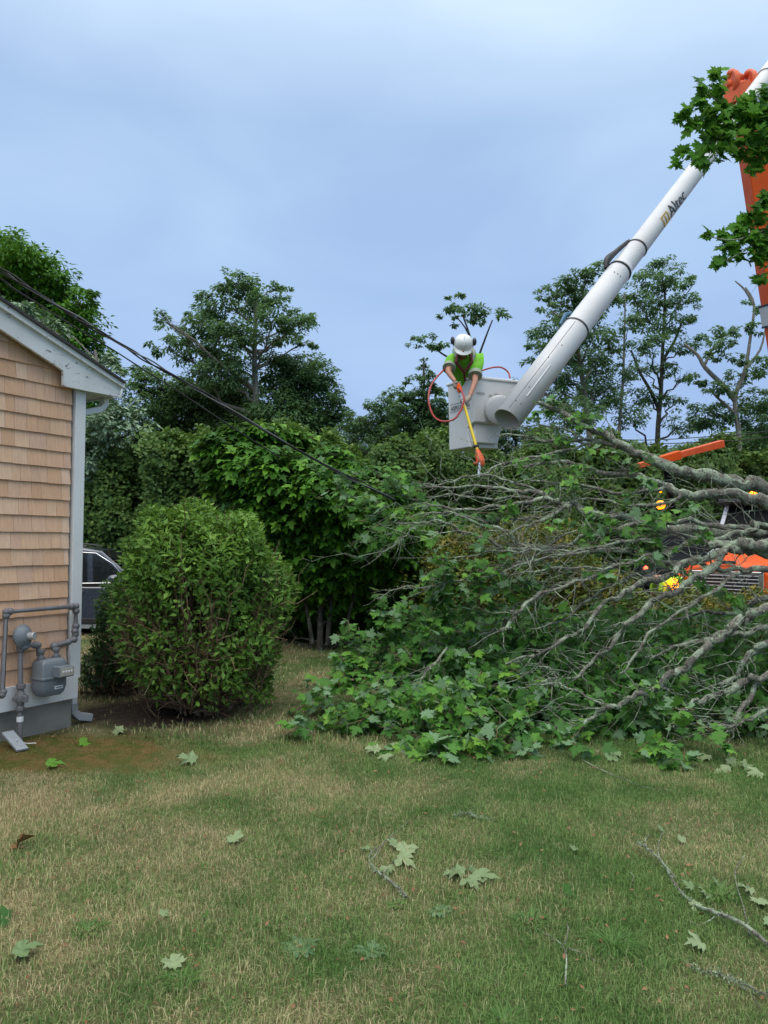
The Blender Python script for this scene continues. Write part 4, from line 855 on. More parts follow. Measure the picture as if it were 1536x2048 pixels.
MASS = [ # low front mass on the lawn
 (650, 1400, 45, 40, 7.2, 1), (720, 1360, 60, 45, 7.4, 1), (690, 1440, 70, 34, 6.6, 1.2), (760, 1420, 70, 50, 6.7, 1.2), (830, 1380, 70, 50, 7.0, 1.2), (830, 1450, 70, 44, 6.2, 1.2), (900, 1420, 70, 60, 6.4, 1.3), (900, 1490, 60, 36, 5.9, 1.3), (970, 1470, 60, 44, 6.0, 1.2), (980, 1390, 70, 50, 6.7, 1.2), (1050, 1430, 60, 44, 6.4, 1), (1040, 1500, 60, 24, 5.9, .8), (1130, 1480, 60, 26, 6.1, .8), (1200, 1450, 60, 30, 6.4, .7), (1200, 1500, 50, 18, 5.9, .8), (1270, 1440, 60, 34, 6.5, .8), (1330, 1400, 50, 36, 6.5, .8),
 (1370, 1430, 40, 45, 6.1, 1.1), (1345, 1500, 46, 38, 5.75, 1.5), (1300, 1490, 36, 24, 5.8, 1), (1460, 1500, 60, 14, 5.8, .9), (1500, 1440, 40, 28, 6.3, .7), (1420, 1340, 60, 40, 6.9, .8), (1500, 1330, 40, 40, 7.0, .7), (620, 1450, 26, 16, 6.6, .8), (610, 1470, 26, 10, 6.4, .8), (770, 1512, 32, 10, 5.9, 1.2), (850, 1520, 40, 10, 5.8, 1),
 # second layer of the mound
 (700, 1310, 36, 36, 7.7, .9), (760, 1300, 50, 40, 7.5, 1), (820, 1310, 60, 40, 7.3, .9), (890, 1330, 60, 44, 7.2, .9), (960, 1330, 60, 40, 7.1, .8), (1030, 1360, 60, 40, 7.0, .9), (1100, 1400, 60, 40, 6.8, .8), (1150, 1340, 60, 40, 7.2, .9), (1220, 1360, 60, 40, 7.0, .8), (1290, 1330, 60, 40, 7.2, .9), (1350, 1290, 60, 34, 7.4, .8), (1230, 1290, 60, 34, 7.6, .9), (1140, 1270, 60, 40, 7.6, .9), (1050, 1290, 50, 36, 7.5, .8), (1470, 1270, 50, 30, 7.5, .7), (1410, 1240, 50, 20, 7.7, .6),
 # left rising part
 (775, 1210, 26, 24, 7.4, .9), (790, 1250, 40, 30, 7.4, 1), (840, 1210, 40, 30, 7.3, .8), (850, 1250, 50, 34, 7.3, .9), (900, 1200, 44, 34, 7.3, .9), (930, 1250, 50, 34, 7.3, .8), (980, 1210, 40, 30, 7.4, .7), (1010, 1190, 40, 40, 7.4, .6), (900, 1150, 40, 30, 7.2, .8), (960, 1150, 34, 34, 7.2, 1), (890, 1118, 18, 16, 7.1, 1.2), (955, 1105, 26, 22, 7.1, 1.1), (850, 1150, 20, 20, 7.2, .8), (1020, 1240, 40, 30, 7.4, .7), (1080, 1220, 40, 30, 7.5, .6), (700, 1262, 12, 14, 7.6, .7),
 # hanging sprays among the limbs
 (1195, 1040, 22, 24, 7.5, 1.4), (1200, 1085, 26, 30, 7.4, 1.4), (1195, 1120, 20, 26, 7.4, 1.3), (1230, 1060, 16, 20, 7.4, 1), (1303, 968, 12, 14, 7.5, 1.2), (1312, 1040, 20, 26, 7.3, 1.4), (1310, 1080, 20, 26, 7.3, 1.4), (1325, 1105, 14, 20, 7.3, 1.2), (1400, 1070, 12, 18, 7.1, 1.2), (1160, 950, 26, 26, 8.0, 1), (1150, 985, 22, 20, 7.9, .8), (1250, 1150, 18, 26, 7.3, .8), (1215, 1150, 16, 18, 7.3, .8),
 (1150, 860, 40, 24, 8.5, .9), (1190, 850, 30, 20, 8.5, .9), (1100, 835, 36, 20, 8.7, .8), (1220, 905, 26, 20, 8.3, .7), (1130, 905, 36, 18, 8.4, .7), (1080, 870, 24, 18, 8.9, .5), (1085, 880, 30, 18, 8.8, .7), (1060, 925, 24, 14, 8.4, .6), (1180, 905, 20, 20, 8.3, .6),
 (1120, 1060, 30, 12, 7.5, .5), (1060, 1150, 34, 16, 7.3, .7), (1120, 1130, 30, 16, 7.3, .6), (1010, 1120, 26, 18, 7.3, .8), (1260, 1000, 24, 16, 7.8, .8), (1100, 960, 26, 16, 8.2, .8), (1270, 1110, 20, 20, 7.3, .8), (1060, 1180, 34, 18, 7.3, .6), (1380, 1030, 14, 18, 7.3, .8), (1430, 1170, 24, 16, 7.1, .6), (1480, 1200, 24, 14, 7.0, .5), (1340, 1150, 16, 16, 7.1, .7), (1250, 1215, 40, 16, 7.2, .7), (1150, 1225, 34, 20, 7.3, .7), (940, 1020, 20, 14, 7.7, .5), (1000, 1030, 20, 12, 7.7, .4), (930, 1180, 44, 24, 7.2, .8), (1270, 930, 14, 12, 8.2, .7), (1170, 830, 26, 14, 8.5, .8), (1120, 815, 24, 12, 8.6, .8),
 # tips at the left, by the cable end
 (770, 975, 30, 22, 8.3, 1.1), (810, 970, 34, 26, 8.2, 1.2), (840, 1000, 24, 20, 8.0, 1), (790, 1010, 36, 24, 8.1, 1.1), (750, 1020, 34, 24, 8.3, .9), (740, 1060, 30, 24, 8.2, .8), (790, 1055, 40, 26, 7.9, .9), (830, 1040, 26, 20, 7.8, .9), (700, 960, 36, 18, 8.6, .8), (720, 1000, 30, 20, 8.5, .8), (770, 1095, 24, 22, 8.0, .7), (860, 1070, 20, 18, 7.7, .7), (730, 1110, 22, 20, 8.3, .6), (640, 945, 40, 16, 8.9, .6), (680, 985, 40, 22, 8.8, .6)]
Cc, Nn, Dd, Ss, Rr = leafmass([m_ if m_[0] < 1110 or m_[1] < 1240 else m_[:5] + (m_[5] * (.42 if m_[1] < 1480 else .8),) for m_ in [k_ if k_[1] > 1125 or k_[0] < 880 or k_[0] > 1290 else k_[:5] + (k_[5] * .6,) for k_ in MASS]], 96, 0.102)
print('fallen leaves', len(Cc))
def sub(a_, i_): return a_[i_]
leaves('foliage', Cc - np.array(ft_base), Nn, Dd, Ss, T_HI, M['maple'], fallen, Rr)
# tangle of dead lichen grey twigs through the crown
TG = MB(); LP = [p_ for p_, q_ in limb_pts if p_.x < 4.4]
for k_ in range(190):
    a_ = LP[int(rng.integers(0, len(LP)))]; dr = Vector((-0.8 + rng.normal() * .5, rng.normal() * .35, -.15 + rng.normal() * .45)).normalized(); ln = rng.uniform(.2, .9)
    b_ = clampz(a_ + dr * ln, 0); w_ = [clampz(v_, 0) for v_ in wobble(a_, b_, 6, .045)]; r0 = rng.uniform(.0025, .0065)
    TG.tube([fl(v_) for v_ in w_], [r0 * (1 - .12 * i_) for i_ in range(7)], 4, cap=False)
    for _ in range(2):
        c_ = w_[int(rng.integers(2, 6))]; e_ = clampz(c_ + (dr + Vector(rng.normal(size=3)) * .6).normalized() * rng.uniform(.08, .3), 0); TG.tube([fl(c_), fl((c_ + e_) / 2 + Vector(rng.normal(size=3)) * .01), fl(e_)], [r0 * .5, r0 * .4, r0 * .2], 4, cap=False)
TG.build('dead_twigs', M['bark'], fallen, smooth=True)
TW.build('twigs', M['twig'], fallen, smooth=True)
# inner shaded leaves and broken twigs filling the mound
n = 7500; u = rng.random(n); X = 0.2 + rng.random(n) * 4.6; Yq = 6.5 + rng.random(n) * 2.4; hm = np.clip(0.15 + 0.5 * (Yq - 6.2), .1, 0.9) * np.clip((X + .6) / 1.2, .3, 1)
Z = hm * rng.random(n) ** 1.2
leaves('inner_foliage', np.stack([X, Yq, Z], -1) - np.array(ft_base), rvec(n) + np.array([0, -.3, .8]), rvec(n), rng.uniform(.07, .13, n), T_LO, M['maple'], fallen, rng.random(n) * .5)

# ------------------------------------------------------------------ maple hanging in from the right (upper right corner)
mt_base = Vector((7.4, 6.4, 0))
mt_ = thing('standing_maple', 'maple branches with fresh green leaves hanging into the upper right corner', 'tree', mt_base)
def ml(p): return Vector(p) - mt_base
q = MB(); sm = catmull([(ml(p), r_) for p, r_ in (((7.4, 6.4, -0.1), .24), ((7.35, 6.4, 2), .2), ((7.2, 6.5, 4), .17), ((7.3, 6.6, 6), .13), ((7.1, 6.7, 8), .08))], 4)
q.tube([a for a, _ in sm], [b for _, b in sm], 12); q.build('trunk', M['bark'], mt_, smooth=True)
UPB = [(1436, 152, 15, 12), (1405, 178, 13, 15), (1438, 183, 13, 15), (1375, 225, 12, 11), (1400, 205, 11, 10), (1358, 232, 8, 8), (1385, 250, 17, 11), (1420, 228, 22, 17), (1455, 215, 22, 17), (1495, 205, 26, 15), (1525, 185, 18, 17), (1440, 250, 30, 17), (1480, 240, 30, 22), (1520, 230, 30, 22), (1425, 275, 24, 14), (1460, 280, 30, 19), (1505, 275, 34, 22), (1405, 300, 20, 11), (1440, 305, 26, 13), (1390, 322, 18, 9), (1356, 325, 9, 11), (1415, 325, 14, 9), (1490, 310, 20, 13), (1525, 310, 20, 17), (1515, 340, 14, 9), (1372, 300, 8, 7),
       (1416, 472, 9, 9), (1455, 470, 13, 9), (1480, 450, 18, 17), (1510, 430, 24, 20), (1530, 400, 14, 20), (1495, 480, 28, 19), (1530, 480, 20, 28), (1455, 495, 17, 12), (1445, 525, 13, 11), (1480, 510, 19, 12), (1520, 520, 20, 14), (1525, 560, 11, 11), (1560, 260, 40, 60), (1560, 470, 40, 60)]
lim = MB()
arms = [([(7.3, 6.6, 5.6), at(1700, 240, 6.5), at(1536, 250, 6.4), at(1460, 262, 6.3), at(1400, 300, 6.3)], .022), ([at(1536, 250, 6.4), at(1480, 225, 6.3), at(1420, 190, 6.3), at(1430, 155, 6.3)], .012),
        ([(7.3, 6.5, 4.6), at(1700, 430, 6.5), at(1536, 460, 6.3), at(1470, 480, 6.2), at(1412, 472, 6.2)], .018), ([at(1536, 460, 6.3), at(1490, 500, 6.2), at(1450, 522, 6.2)], .009), ([at(1460, 262, 6.3), at(1420, 290, 6.3), at(1360, 325, 6.3)], .006), ([at(1460, 262, 6.3), at(1400, 240, 6.3), at(1362, 230, 6.3)], .006)]
for pl, r0 in arms:
    sm = catmull([(ml(p), r0 * (1 - 0.85 * i_ / (len(pl) - 1))) for i_, p in enumerate(pl)], 5); lim.tube([a for a, _ in sm], [max(b, .003) for _, b in sm], 7)
lim.build('limbs', M['bark'], mt_, smooth=True)
Cs, Ns, Ds, Ss, Rs = [], [], [], [], []
for x, y, rx, ry in UPB:
    Yd = 6.3; c_ = np.array(at(x, y, Yd)); k_ = Yd / FPX; n_ = int(5 + rx * ry / 17)
    for _ in range(n_):
        P_ = c_ + rvec(1)[0] * np.array([rx * k_, rx * k_ * 1.3, ry * k_]) * rng.random() ** .5
        Cs.append(P_); Ns.append(rng.normal(size=3) * .6 + np.array([0, -.55, .75])); Ds.append(rng.normal(size=3) * .8 + np.array([-.4, 0, -.3])); Ss.append(rng.uniform(.06, .115)); Rs.append(rng.random())
leaves('foliage', np.array(Cs) - np.array(mt_base), np.array(Ns), np.array(Ds), np.array(Ss), T_HI, M['maple_up'], mt_, np.array(Rs))

# ------------------------------------------------------------------ bucket truck
M['orange'] = surf('orange_paint', (0.75, 0.10, 0.004), 0.5, col2=(0.62, 0.075, 0.004), nscale=3, spec=.3)
M['orange_d'] = surf('orange_fitting', (0.72, 0.12, 0.025), 0.55, col2=(0.5, 0.07, 0.015), nscale=9)
M['white'] = surf('white_fibreglass', (0.66, 0.66, 0.66), 0.4, col2=(0.56, 0.56, 0.55), nscale=2.5, bump=0.05)
M['boomw'] = surf('white_boom_paint', (0.56, 0.57, 0.58), 0.4, col2=(0.46, 0.46, 0.46), nscale=1.7, coat=0.1)
M['inner'] = surf('grey_inner_wall', (0.18, 0.19, 0.21), 0.6)
M['black'] = surf('black_strap', (0.02, 0.02, 0.024), 0.55)
M['chrome'] = surf('chrome_trim', (0.7, 0.72, 0.75), 0.22, 0.9)
M['glass'] = surf('dark_glass', (0.006, 0.007, 0.008), 0.35, spec=0.08)
M['carglass'] = surf('car_glass', (0.012, 0.016, 0.018), 0.1, spec=0.7)
M['cabw'] = surf('white_cab_paint', (0.66, 0.68, 0.72), 0.3, coat=0.4)
M['amber'] = surf('amber_light', (0.9, 0.3, 0.02), 0.3, emis=(1.0, 0.17, 0.0), estr=5)
M['amber2'] = surf('amber_beacon', (0.9, 0.3, 0.02), 0.3, emis=(1.0, 0.2, 0.0), estr=4.5)
M['redl'] = surf('red_light', (0.8, 0.05, 0.02), 0.3, emis=(1.0, 0.12, 0.04), estr=3)
M['tyre'] = surf('tyre_rubber', (0.02, 0.02, 0.02), 0.85)
M['ink'] = surf('black_lettering', (0.02, 0.02, 0.035), 0.5)
M['gold'] = surf('gold_emblem', (0.6, 0.42, 0.12), 0.5)
TB = Vector((5.28, 12.0, -0.1)); TR = R(-45)
truck = thing('bucket_truck', 'orange bucket truck with raised white boom and worker bucket above fallen branches', 'truck', TB, TR)
TM = Matrix.Translation(TB) @ Matrix.Rotation(TR, 4, 'Z'); TI = TM.inverted()
def tl_(p): return TI @ Vector(p)
# hood: lofted from the grille back to the windshield (local y = back)
q = MB()
def sec(y, w, z0, z1, c): return [(-w / 2, y, z0), (w / 2, y, z0), (w / 2, y, z1 - c), (w / 2 - c, y, z1), (-w / 2 + c, y, z1), (-w / 2, y, z1 - c)]
S_ = [sec(0, 1.30, .72, 1.34, .10), sec(.10, 1.36, .66, 1.42, .12), sec(.9, 1.5, .66, 1.52, .16), sec(1.75, 1.75, .66, 1.60, .2)]
vs = [v_ for s_ in S_ for v_ in s_]; fs = [(i_ * 6 + k_, i_ * 6 + (k_ + 1) % 6, i_ * 6 + 6 + (k_ + 1) % 6, i_ * 6 + 6 + k_) for i_ in range(3) for k_ in range(6)] + [(5, 4, 3, 2, 1, 0), tuple(range(18, 24))]
q.add(vs, fs); hood = q.build('hood', M['orange'], truck, bevel=0.04, seg=3)
q = MB(); q.box((0.0, 0.02, 1.425), (0.30, 0.05, 0.05)); q.build('hood_vent', M['black'], hood, bevel=0.01)
# grille
q = MB(); q.box((0, -0.015, 1.04), (1.14, 0.03, 0.50)); gr = q.build('grille', M['chrome'], truck, bevel=0.06, seg=3)
q = MB(); q.box((0, -0.030, 1.04), (0.98, 0.02, 0.42)); q.build('grille_opening', M['black'], gr, bevel=0.03)
q = MB()
for k_ in range(8): q.box((0, -0.047, 0.855 + k_ * 0.053), (1.0, 0.014, 0.014))
q.build('grille_bars', M['boomw'], gr, bevel=0.003)
for s_ in (-1, 1):
    q = MB(); S_ = [[(s_ * .68, y0, z0), (s_ * 1.02, y0 + .12, z0), (s_ * 1.08, y0 + .12, z1), (s_ * .70, y0, z1)] for y0, z0, z1 in ((.16, .72, 1.22), (1.35, .72, 1.35))]
    q.add([v_ for a_ in S_ for v_ in a_], [(0, 1, 2, 3), (4, 5, 6, 7), (0, 1, 5, 4), (1, 2, 6, 5), (2, 3, 7, 6), (3, 0, 4, 7)]); q.build('fender', M['orange'], truck, bevel=0.06, seg=3)
    q = MB(); q.box((s_ * .83, .125, 1.06), (.3, .09, .24), Matrix.Rotation(R(s_ * 20), 4, 'Z')); hl = q.build('headlight', M['chrome'], truck, bevel=0.03)
    q = MB(); q.ball((s_ * .84, .07, 1.06), (.09, .04, .09)); q.build('lens', M['alum'], hl, smooth=True)
    q = MB(); q.ball(tl_(at(1347, 1169, 11.9)) if s_ < 0 else (1.06, .08, 1.0), (.085, .08, .095)); q.build('turn_signal', M['amber'], truck, smooth=True)
    q = MB(); q.tube([(s_ * .95, 1.7, 1.6), (s_ * 1.25, 1.6, 1.65), (s_ * 1.27, 1.6, 2.2), (s_ * 1.0, 1.8, 2.25)], .014, 6); q.box((s_ * 1.27, 1.6, 1.95), (.17, .08, .36)); q.build('mirror', M['black'], truck, bevel=0.01)
    q = MB(); q.lathe([(.28, -.14), (.5, -.14), (.52, -.1), (.52, .1), (.5, .14), (.28, .14)], (s_ * .98, .85, .5), axis=(1, 0, 0), n=28); wl = q.build('wheel', M['tyre'], truck, smooth=True)
    q = MB(); q.lathe([(.05, -.145), (.27, -.1), (.29, -.145), (.29, .145), (.27, .1), (.05, .15)], (s_ * .98, .85, .5), axis=(1, 0, 0), n=24); q.build('rim', M['alum'], wl, smooth=True)
    q = MB(); q.lathe([(.28, -.25), (.5, -.25), (.52, -.2), (.52, .2), (.5, .25), (.28, .25)], (s_ * .92, 5.2, .5), axis=(1, 0, 0), n=28); q.build('wheel', M['tyre'], truck, smooth=True)
q = MB(); q.box((0, -.12, .52), (2.3, .22, .26)); q.build('bumper', M['black'], truck, bevel=0.03)
# cab with raked windshield
q = MB(); prof = [(1.7, .62), (1.7, 1.55), (1.95, 1.62), (2.3, 2.42), (2.5, 2.5), (3.9, 2.5), (3.95, .62)]
q.prism(prof, -1.0, 1.0, lambda p_, x_: (x_ * (1.0 if p_[1] < 1.7 else .9), p_[0], p_[1])); cab = q.build('cab', M['cabw'], truck, bevel=0.05, seg=3)
q = MB(); a1, a2 = Vector((0, 1.93, 1.66)), Vector((0, 2.285, 2.40)); nn = Vector((0, -.905, .43)) * .012
q.add([a1 + Vector((-.88, 0, 0)) + nn, a1 + Vector((.88, 0, 0)) + nn, a2 + Vector((.80, 0, 0)) + nn, a2 + Vector((-.80, 0, 0)) + nn, a1 + Vector((-.88, 0.02, 0)), a1 + Vector((.88, 0.02, 0)), a2 + Vector((.80, 0.02, 0)), a2 + Vector((-.80, 0.02, 0))], [(0, 1, 2, 3), (4, 5, 6, 7), (0, 1, 5, 4), (2, 3, 7, 6), (1, 2, 6, 5), (0, 3, 7, 4)])
ws = q.build('windshield', M['glass'], truck)
q = MB(); q.box((0, 2.22, 2.46), (1.84, .34, .07), Matrix.Rotation(R(-12), 4, 'X')); q.build('sun_visor', M['black'], truck, bevel=.015)
q = MB(); q.tube([(-.1, 1.9, 1.66), (.35, 2.02, 1.92)], .009, 6); q.build('wiper', M['black'], ws)
for s_ in (-1, 1):
    q = MB(); q.prism([(2.15, 1.68), (2.45, 2.3), (3.3, 2.3), (3.3, 1.62)], 0, 1, lambda p_, x_: (s_ * (1.006 - .1 * (p_[1] - 1.6) / .9 * 1.1 + 0.004 * x_), p_[0], p_[1])); q.build('side_window', M['glass'], truck)
for x_ in (-.45, .3):
    q = MB(); q.lathe([(.09, 0), (.09, .03), (.075, .035), (.07, .12), (.03, .15)], (x_, 2.5, 2.53), n=14); q.build('beacon', M['amber2'], truck, smooth=True)
q = MB(); q.box((0, 5.0, .95), (2.3, 2.0, .6)); q.box((0, 7.2, .95), (2.4, 2.2, .7)); q.build('utility_body', M['orange'], truck, bevel=0.03)
TUR = Vector(at(1616, 1010, 15.3)); tu = tl_(TUR)
q = MB(); q.lathe([(.45, .0), (.45, .2), (.3, .3), (.3, tu.z - 1.1), (.36, tu.z - 1.1)], (tu.x, tu.y, 1.2), n=20); q.build('turret', M['orange'], truck, smooth=True)
# lower boom: tapered box section
EL = at(1482, 172, 14.0); el_ = tl_(EL)
def beam(mb_, a, b, wa, wb, da, db, side):
    a, b = Vector(a), Vector(b); t_ = (b - a).normalized(); s_ = (Vector(side) - t_ * Vector(side).dot(t_)).normalized(); u_ = t_.cross(s_)
    vs = [p_ + s_ * w_ * x_ / 2 + u_ * d_ * y_ / 2 for p_, w_, d_ in ((a, wa, da), (b, wb, db)) for x_, y_ in ((-1, -1), (1, -1), (1, 1), (-1, 1))]
    mb_.add(vs, [(0, 1, 2, 3), (4, 5, 6, 7), (0, 1, 5, 4), (1, 2, 6, 5), (2, 3, 7, 6), (3, 0, 4, 7)])
sideL = TI.to_3x3() @ Vector((1, 0, 0))
q = MB(); beam(q, tu, el_, .46, .34, .42, .34, sideL); lbm = q.build('lower_boom', M['orange'], truck, bevel=0.02)
def onlb(f_): return Vector(tu) * (1 - f_) + Vector(el_) * f_
# white insulated band where the photo shows it
fz = lambda py: (at(1500, py, 14.5).z - TUR.z) / (EL.z - TUR.z)
q = MB(); f1, f2 = fz(641), fz(601); beam(q, onlb(f1), onlb(f2), .456, .45, .44, .436, sideL); bnd = q.build('boom_band', M['boomw'], lbm, bevel=0.015)
q = MB()
for f_ in (f1, f2): beam(q, onlb(f_ - .0025), onlb(f_ + .0025), .462, .462, .448, .448, sideL)
q.build('band_edging', M['ink'], bnd)
offv = sideL.normalized() * .36
q = MB(); beam(q, onlb(.25) + offv, onlb(.93) + offv, .14, .14, .16, .16, sideL); lk = q.build('leveling_link', M['orange_d'], lbm, bevel=0.01)
q = MB(); q.tube([onlb(.63) + offv * .68, onlb(.80) + offv * .68], .045, 12); q.build('hydraulic_cylinder', M['alum'], lbm, smooth=True)
q = MB()
for f_ in (.55, .7, .86): q.box(onlb(f_) + offv * 1.0, (.2, .2, .08))
q.build('link_brackets', M['black'], lk)
q = MB(); q.tube([onlb(.4) + offv * .5, onlb(.6) + offv * .55, onlb(.9) + offv * .55], .018, 6); q.build('hose', M['black'], lbm, smooth=True)
# elbow knuckle
kn = MB(); sv = sideL.normalized()
for s_ in (-.16, .16):
    kn.lathe([(.17, -.05), (.22, -.05), (.24, -.03), (.24, .03), (.22, .05), (.17, .05)], el_ + sv * s_ + Vector((0, 0, .03)), axis=sv, n=20)
    kn.ball(el_ + sv * s_ + Vector((0, 0, .22)), (.1, .12, .09), 10, 6); kn.ball(el_ + sv * (s_ + .13) + Vector((0, 0, .15)), (.09, .1, .08), 10, 6)
kn.cyl(el_ - sv * .3, el_ + sv * .3, .1, 16); kn.box(el_ + Vector((0, 0, -.22)), (.46, .46, .3))
kn.build('elbow_knuckle', M['orange_d'], truck, smooth=True)
# upper boom: round tube from beyond the elbow to the bucket
B0 = at(1014, 840, 10.15); B1 = at(1556, 124, 14.0); b0, b1 = tl_(B0), tl_(B1); bd_ = (b1 - b0).normalized(); BL = (b1 - b0).length
def onb(f_): return b0 + (b1 - b0) * f_
q = MB(); q.lathe([(.155, BL * .28), (.152, BL * .55), (.145, BL * .8), (.15, BL * .94), (.17, BL * .94), (.17, BL * 1.02)], b0, axis=bd_, n=32); ub = q.build('upper_boom', M['boomw'], truck, smooth=True)
q = MB(); q.lathe([(.19, 0), (.188, BL * .14), (.188, BL * .20), (.18, BL * .205), (.176, BL * .33), (.165, BL * .335), (.165, BL * .345)], b0, axis=bd_, n=32)
q.f = q.f[:-2]; n32 = 32; base_ = len(q.v)
sleeve = q.build('boom_sleeve', M['boomw'], truck, smooth=True)
so_ = sleeve.modifiers.new('thick', 'SOLIDIFY'); so_.thickness = .016; so_.offset = -1
q = MB(); q.lathe([(.17, .32), (.17, .34)], b0, axis=bd_, n=24); q.build('end_plug', M['inner'], sleeve)
upv = (Vector((0, 0, 1)) - bd_ * bd_.z).normalized()
q = MB(); st = bd_.cross(upv)
for f_, r_ in ((.195, .189), (.335, .178), (.395, .157)):
    q = MB(); q.lathe([(r_, -.014), (r_ + .008, -.012), (r_ + .008, .012), (r_, .014)], onb(f_), axis=bd_, n=28); q.build('strap', M['black'], ub, smooth=True)
fwd = (tl_((0, 0, CAMZ)) - onb(.3)).normalized(); fv = (fwd - bd_ * fwd.dot(bd_)).normalized(); lft = fv.cross(bd_)
if (TM.to_3x3() @ lft).x > 0: lft = -lft
q = MB(); sm = catmull([(onb(.325) + lft * .19, 0), (onb(.34) + lft * .23 + upv * .02, 0), (onb(.365) + lft * .22, 0), (onb(.40) + lft * .17, 0)], 4); q.tube([a for a, _ in sm], [.03, .035, .04, .05, .055, .055, .05, .045, .04, .04, .035, .03, .02], 8); q.build('boom_pad', M['black'], ub, smooth=True)
q = MB(); q.tube([onb(.185) + lft * .215, onb(.205) + lft * .24, onb(.215) + lft * .19], [.02, .035, .02], 8); q.build('buckle', surf('blue_buckle', (.03, .12, .2), .5), ub, smooth=True)
# seam line and bolts on the sleeve, facing the camera side
q = MB(); a_ = (fv * .92 + lft * .38).normalized(); q.tube([onb(.005) + a_ * .1905, onb(.19) + a_ * .189], .003, 5); q.build('seam', M['ink'], sleeve)
q = MB(); a_ = (fv * .99 - lft * .1).normalized(); q.tube([onb(.035) + a_ * .188, onb(.10) + a_ * .187], .012, 6); q.build('rib', M['boomw'], sleeve, smooth=True)
q = MB()
for f_, an in ((.02, .3), (.02, -.1), (.05, .15), (.11, .35), (.14, .1), (.31, .3), (.31, 0), (.31, -.3)):
    a_ = (fv * math.cos(an) + lft * math.sin(an)); q.ball(onb(f_) + a_ * (.189 if f_ < .2 else .178), .009, 6, 4)
q.build('bolts', M['ink'], sleeve)
# boom mounting flange beside the bucket
q = MB(); hub = tl_(at(1000, 820, 10.5)); q.lathe([(.16, -.12), (.2, -.1), (.2, .1), (.16, .12)], hub, axis=tl_(at(1012, 826, 10)) - tl_(at(1000, 820, 10.5)), n=28); q.build('bucket_pivot', M['boomw'], truck, smooth=True)
q = MB(); hb = tl_(at(986, 848, 10.9)); q.box(hb, (.14, .14, .10)); q.build('pivot_bracket', M['orange'], truck, bevel=0.02)
# lettering wrapped on the tube
def text_mesh(body, size, ext=0.0):
    cu = bpy.data.curves.new('lettering', 'FONT'); cu.body = body; cu.size = size; cu.extrude = ext; cu.resolution_u = 3
    ob = bpy.data.objects.new('lettering', cu); COL.objects.link(ob); dg = bpy.context.evaluated_depsgraph_get()
    me = bpy.data.meshes.new_from_object(ob.evaluated_get(dg)); COL.objects.unlink(ob); bpy.data.objects.remove(ob); return me
def wrap_text(me, f0, r_, mat, phi0):
    bm = bmesh.new(); bm.from_mesh(me); bmesh.ops.triangulate(bm, faces=bm.faces[:])
    for _ in range(3): bmesh.ops.subdivide_edges(bm, edges=[e_ for e_ in bm.edges if e_.calc_length() > .03], cuts=1, use_grid_fill=True)
    bmesh.ops.triangulate(bm, faces=bm.faces[:]); bm.to_mesh(me); bm.free()
    for v_ in me.vertices:
        al, ar, dp_ = v_.co.x, v_.co.y, v_.co.z; ang = phi0 + ar / r_
        v_.co = onb(f0) + bd_ * al + (fv * math.cos(ang) + lft * math.sin(ang)) * (r_ + .002 + dp_)
    me.materials.clear(); me.materials.append(mat); o_ = link(bpy.data.objects.new('lettering', me), ub); return o_
CI = CAM_M.inverted()
def projx(P): c_ = CI @ Vector(P); return CX + FPX * c_.x / -c_.z
FT = min((abs(projx(TM @ onb(f_)) - 1322), f_) for f_ in np.linspace(.3, .95, 400))[1]
wrap_text(text_mesh('Altec', .27, .001), FT, .158, M['ink'], -1.05)
q = MB()
for z_, w_ in ((.0, .14), (.045, .10), (.09, .14), (.135, .10), (.18, .14)):
    for ph_ in np.linspace(-1.0, -.1, 7):
        if z_ in (.045, .135) and ph_ not in (-1.0,) and abs(ph_ + .1) > .01: continue
        c_ = onb(FT) - bd_ * (.23 - z_) + (fv * math.cos(ph_) + lft * math.sin(ph_)) * .1535
        q.box(c_, (.022, .022, .022))
q.build('emblem', M['gold'], ub)

# bucket
BK = at(948, 893, 10.55); bk = tl_(BK)
bang = R(26) - TR      # world angle of the bucket's right hand face
def bkp(a, b, z): # a along the right hand face, b along the left hand face (going away), metres
    da = Vector((math.cos(R(24)), math.sin(R(24)), 0)); db = Vector((-math.cos(R(60)), math.sin(R(60)), 0)); return tl_(BK + da * a + db * b + Vector((0, 0, z)))
def bbox_(mb_, a0, a1, b0_, b1_, z0, z1, ta=0, tb=0):
    vs = [bkp(a_, b_, z_) for z_, k_ in ((z0, 1), (z1, 0)) for a_, b_ in ((a0 + ta * k_, b0_ + tb * k_), (a1 - ta * k_, b0_ + tb * k_), (a1 - ta * k_, b1_ - tb * k_), (a0 + ta * k_, b1_ - tb * k_))]
    mb_.add(vs, [(3, 2, 1, 0), (4, 5, 6, 7), (0, 1, 5, 4), (1, 2, 6, 5), (2, 3, 7, 6), (3, 0, 4, 7)])
BA, BB, BH = .74, .60, .96
q = MB()
def ring(z, a0, a1, b0_, b1_): return [bkp(a0, b0_, z), bkp(a1, b0_, z), bkp(a1, b1_, z), bkp(a0, b1_, z)]
R_ = [ring(0, 0, .46, .10, BB), ring(.28, -.005, .50, .14, BB), ring(.34, -.005, BA, -.0, BB), ring(BH, -.02, BA + .01, -.01, BB + .01), ring(BH, .03, BA - .04, .03, BB - .03), ring(.06, .05, .42, .05, BB - .05)]
vs = [v_ for r_ in R_ for v_ in r_]; fs = [(0, 1, 2, 3), (20, 21, 22, 23)] + [(i_ * 4 + k_, i_ * 4 + (k_ + 1) % 4, i_ * 4 + 4 + (k_ + 1) % 4, i_ * 4 + 4 + k_) for i_ in range(5) for k_ in range(4)]
q.add(vs, fs); bucket = q.build('bucket', M['white'], truck, bevel=0.025, seg=3)
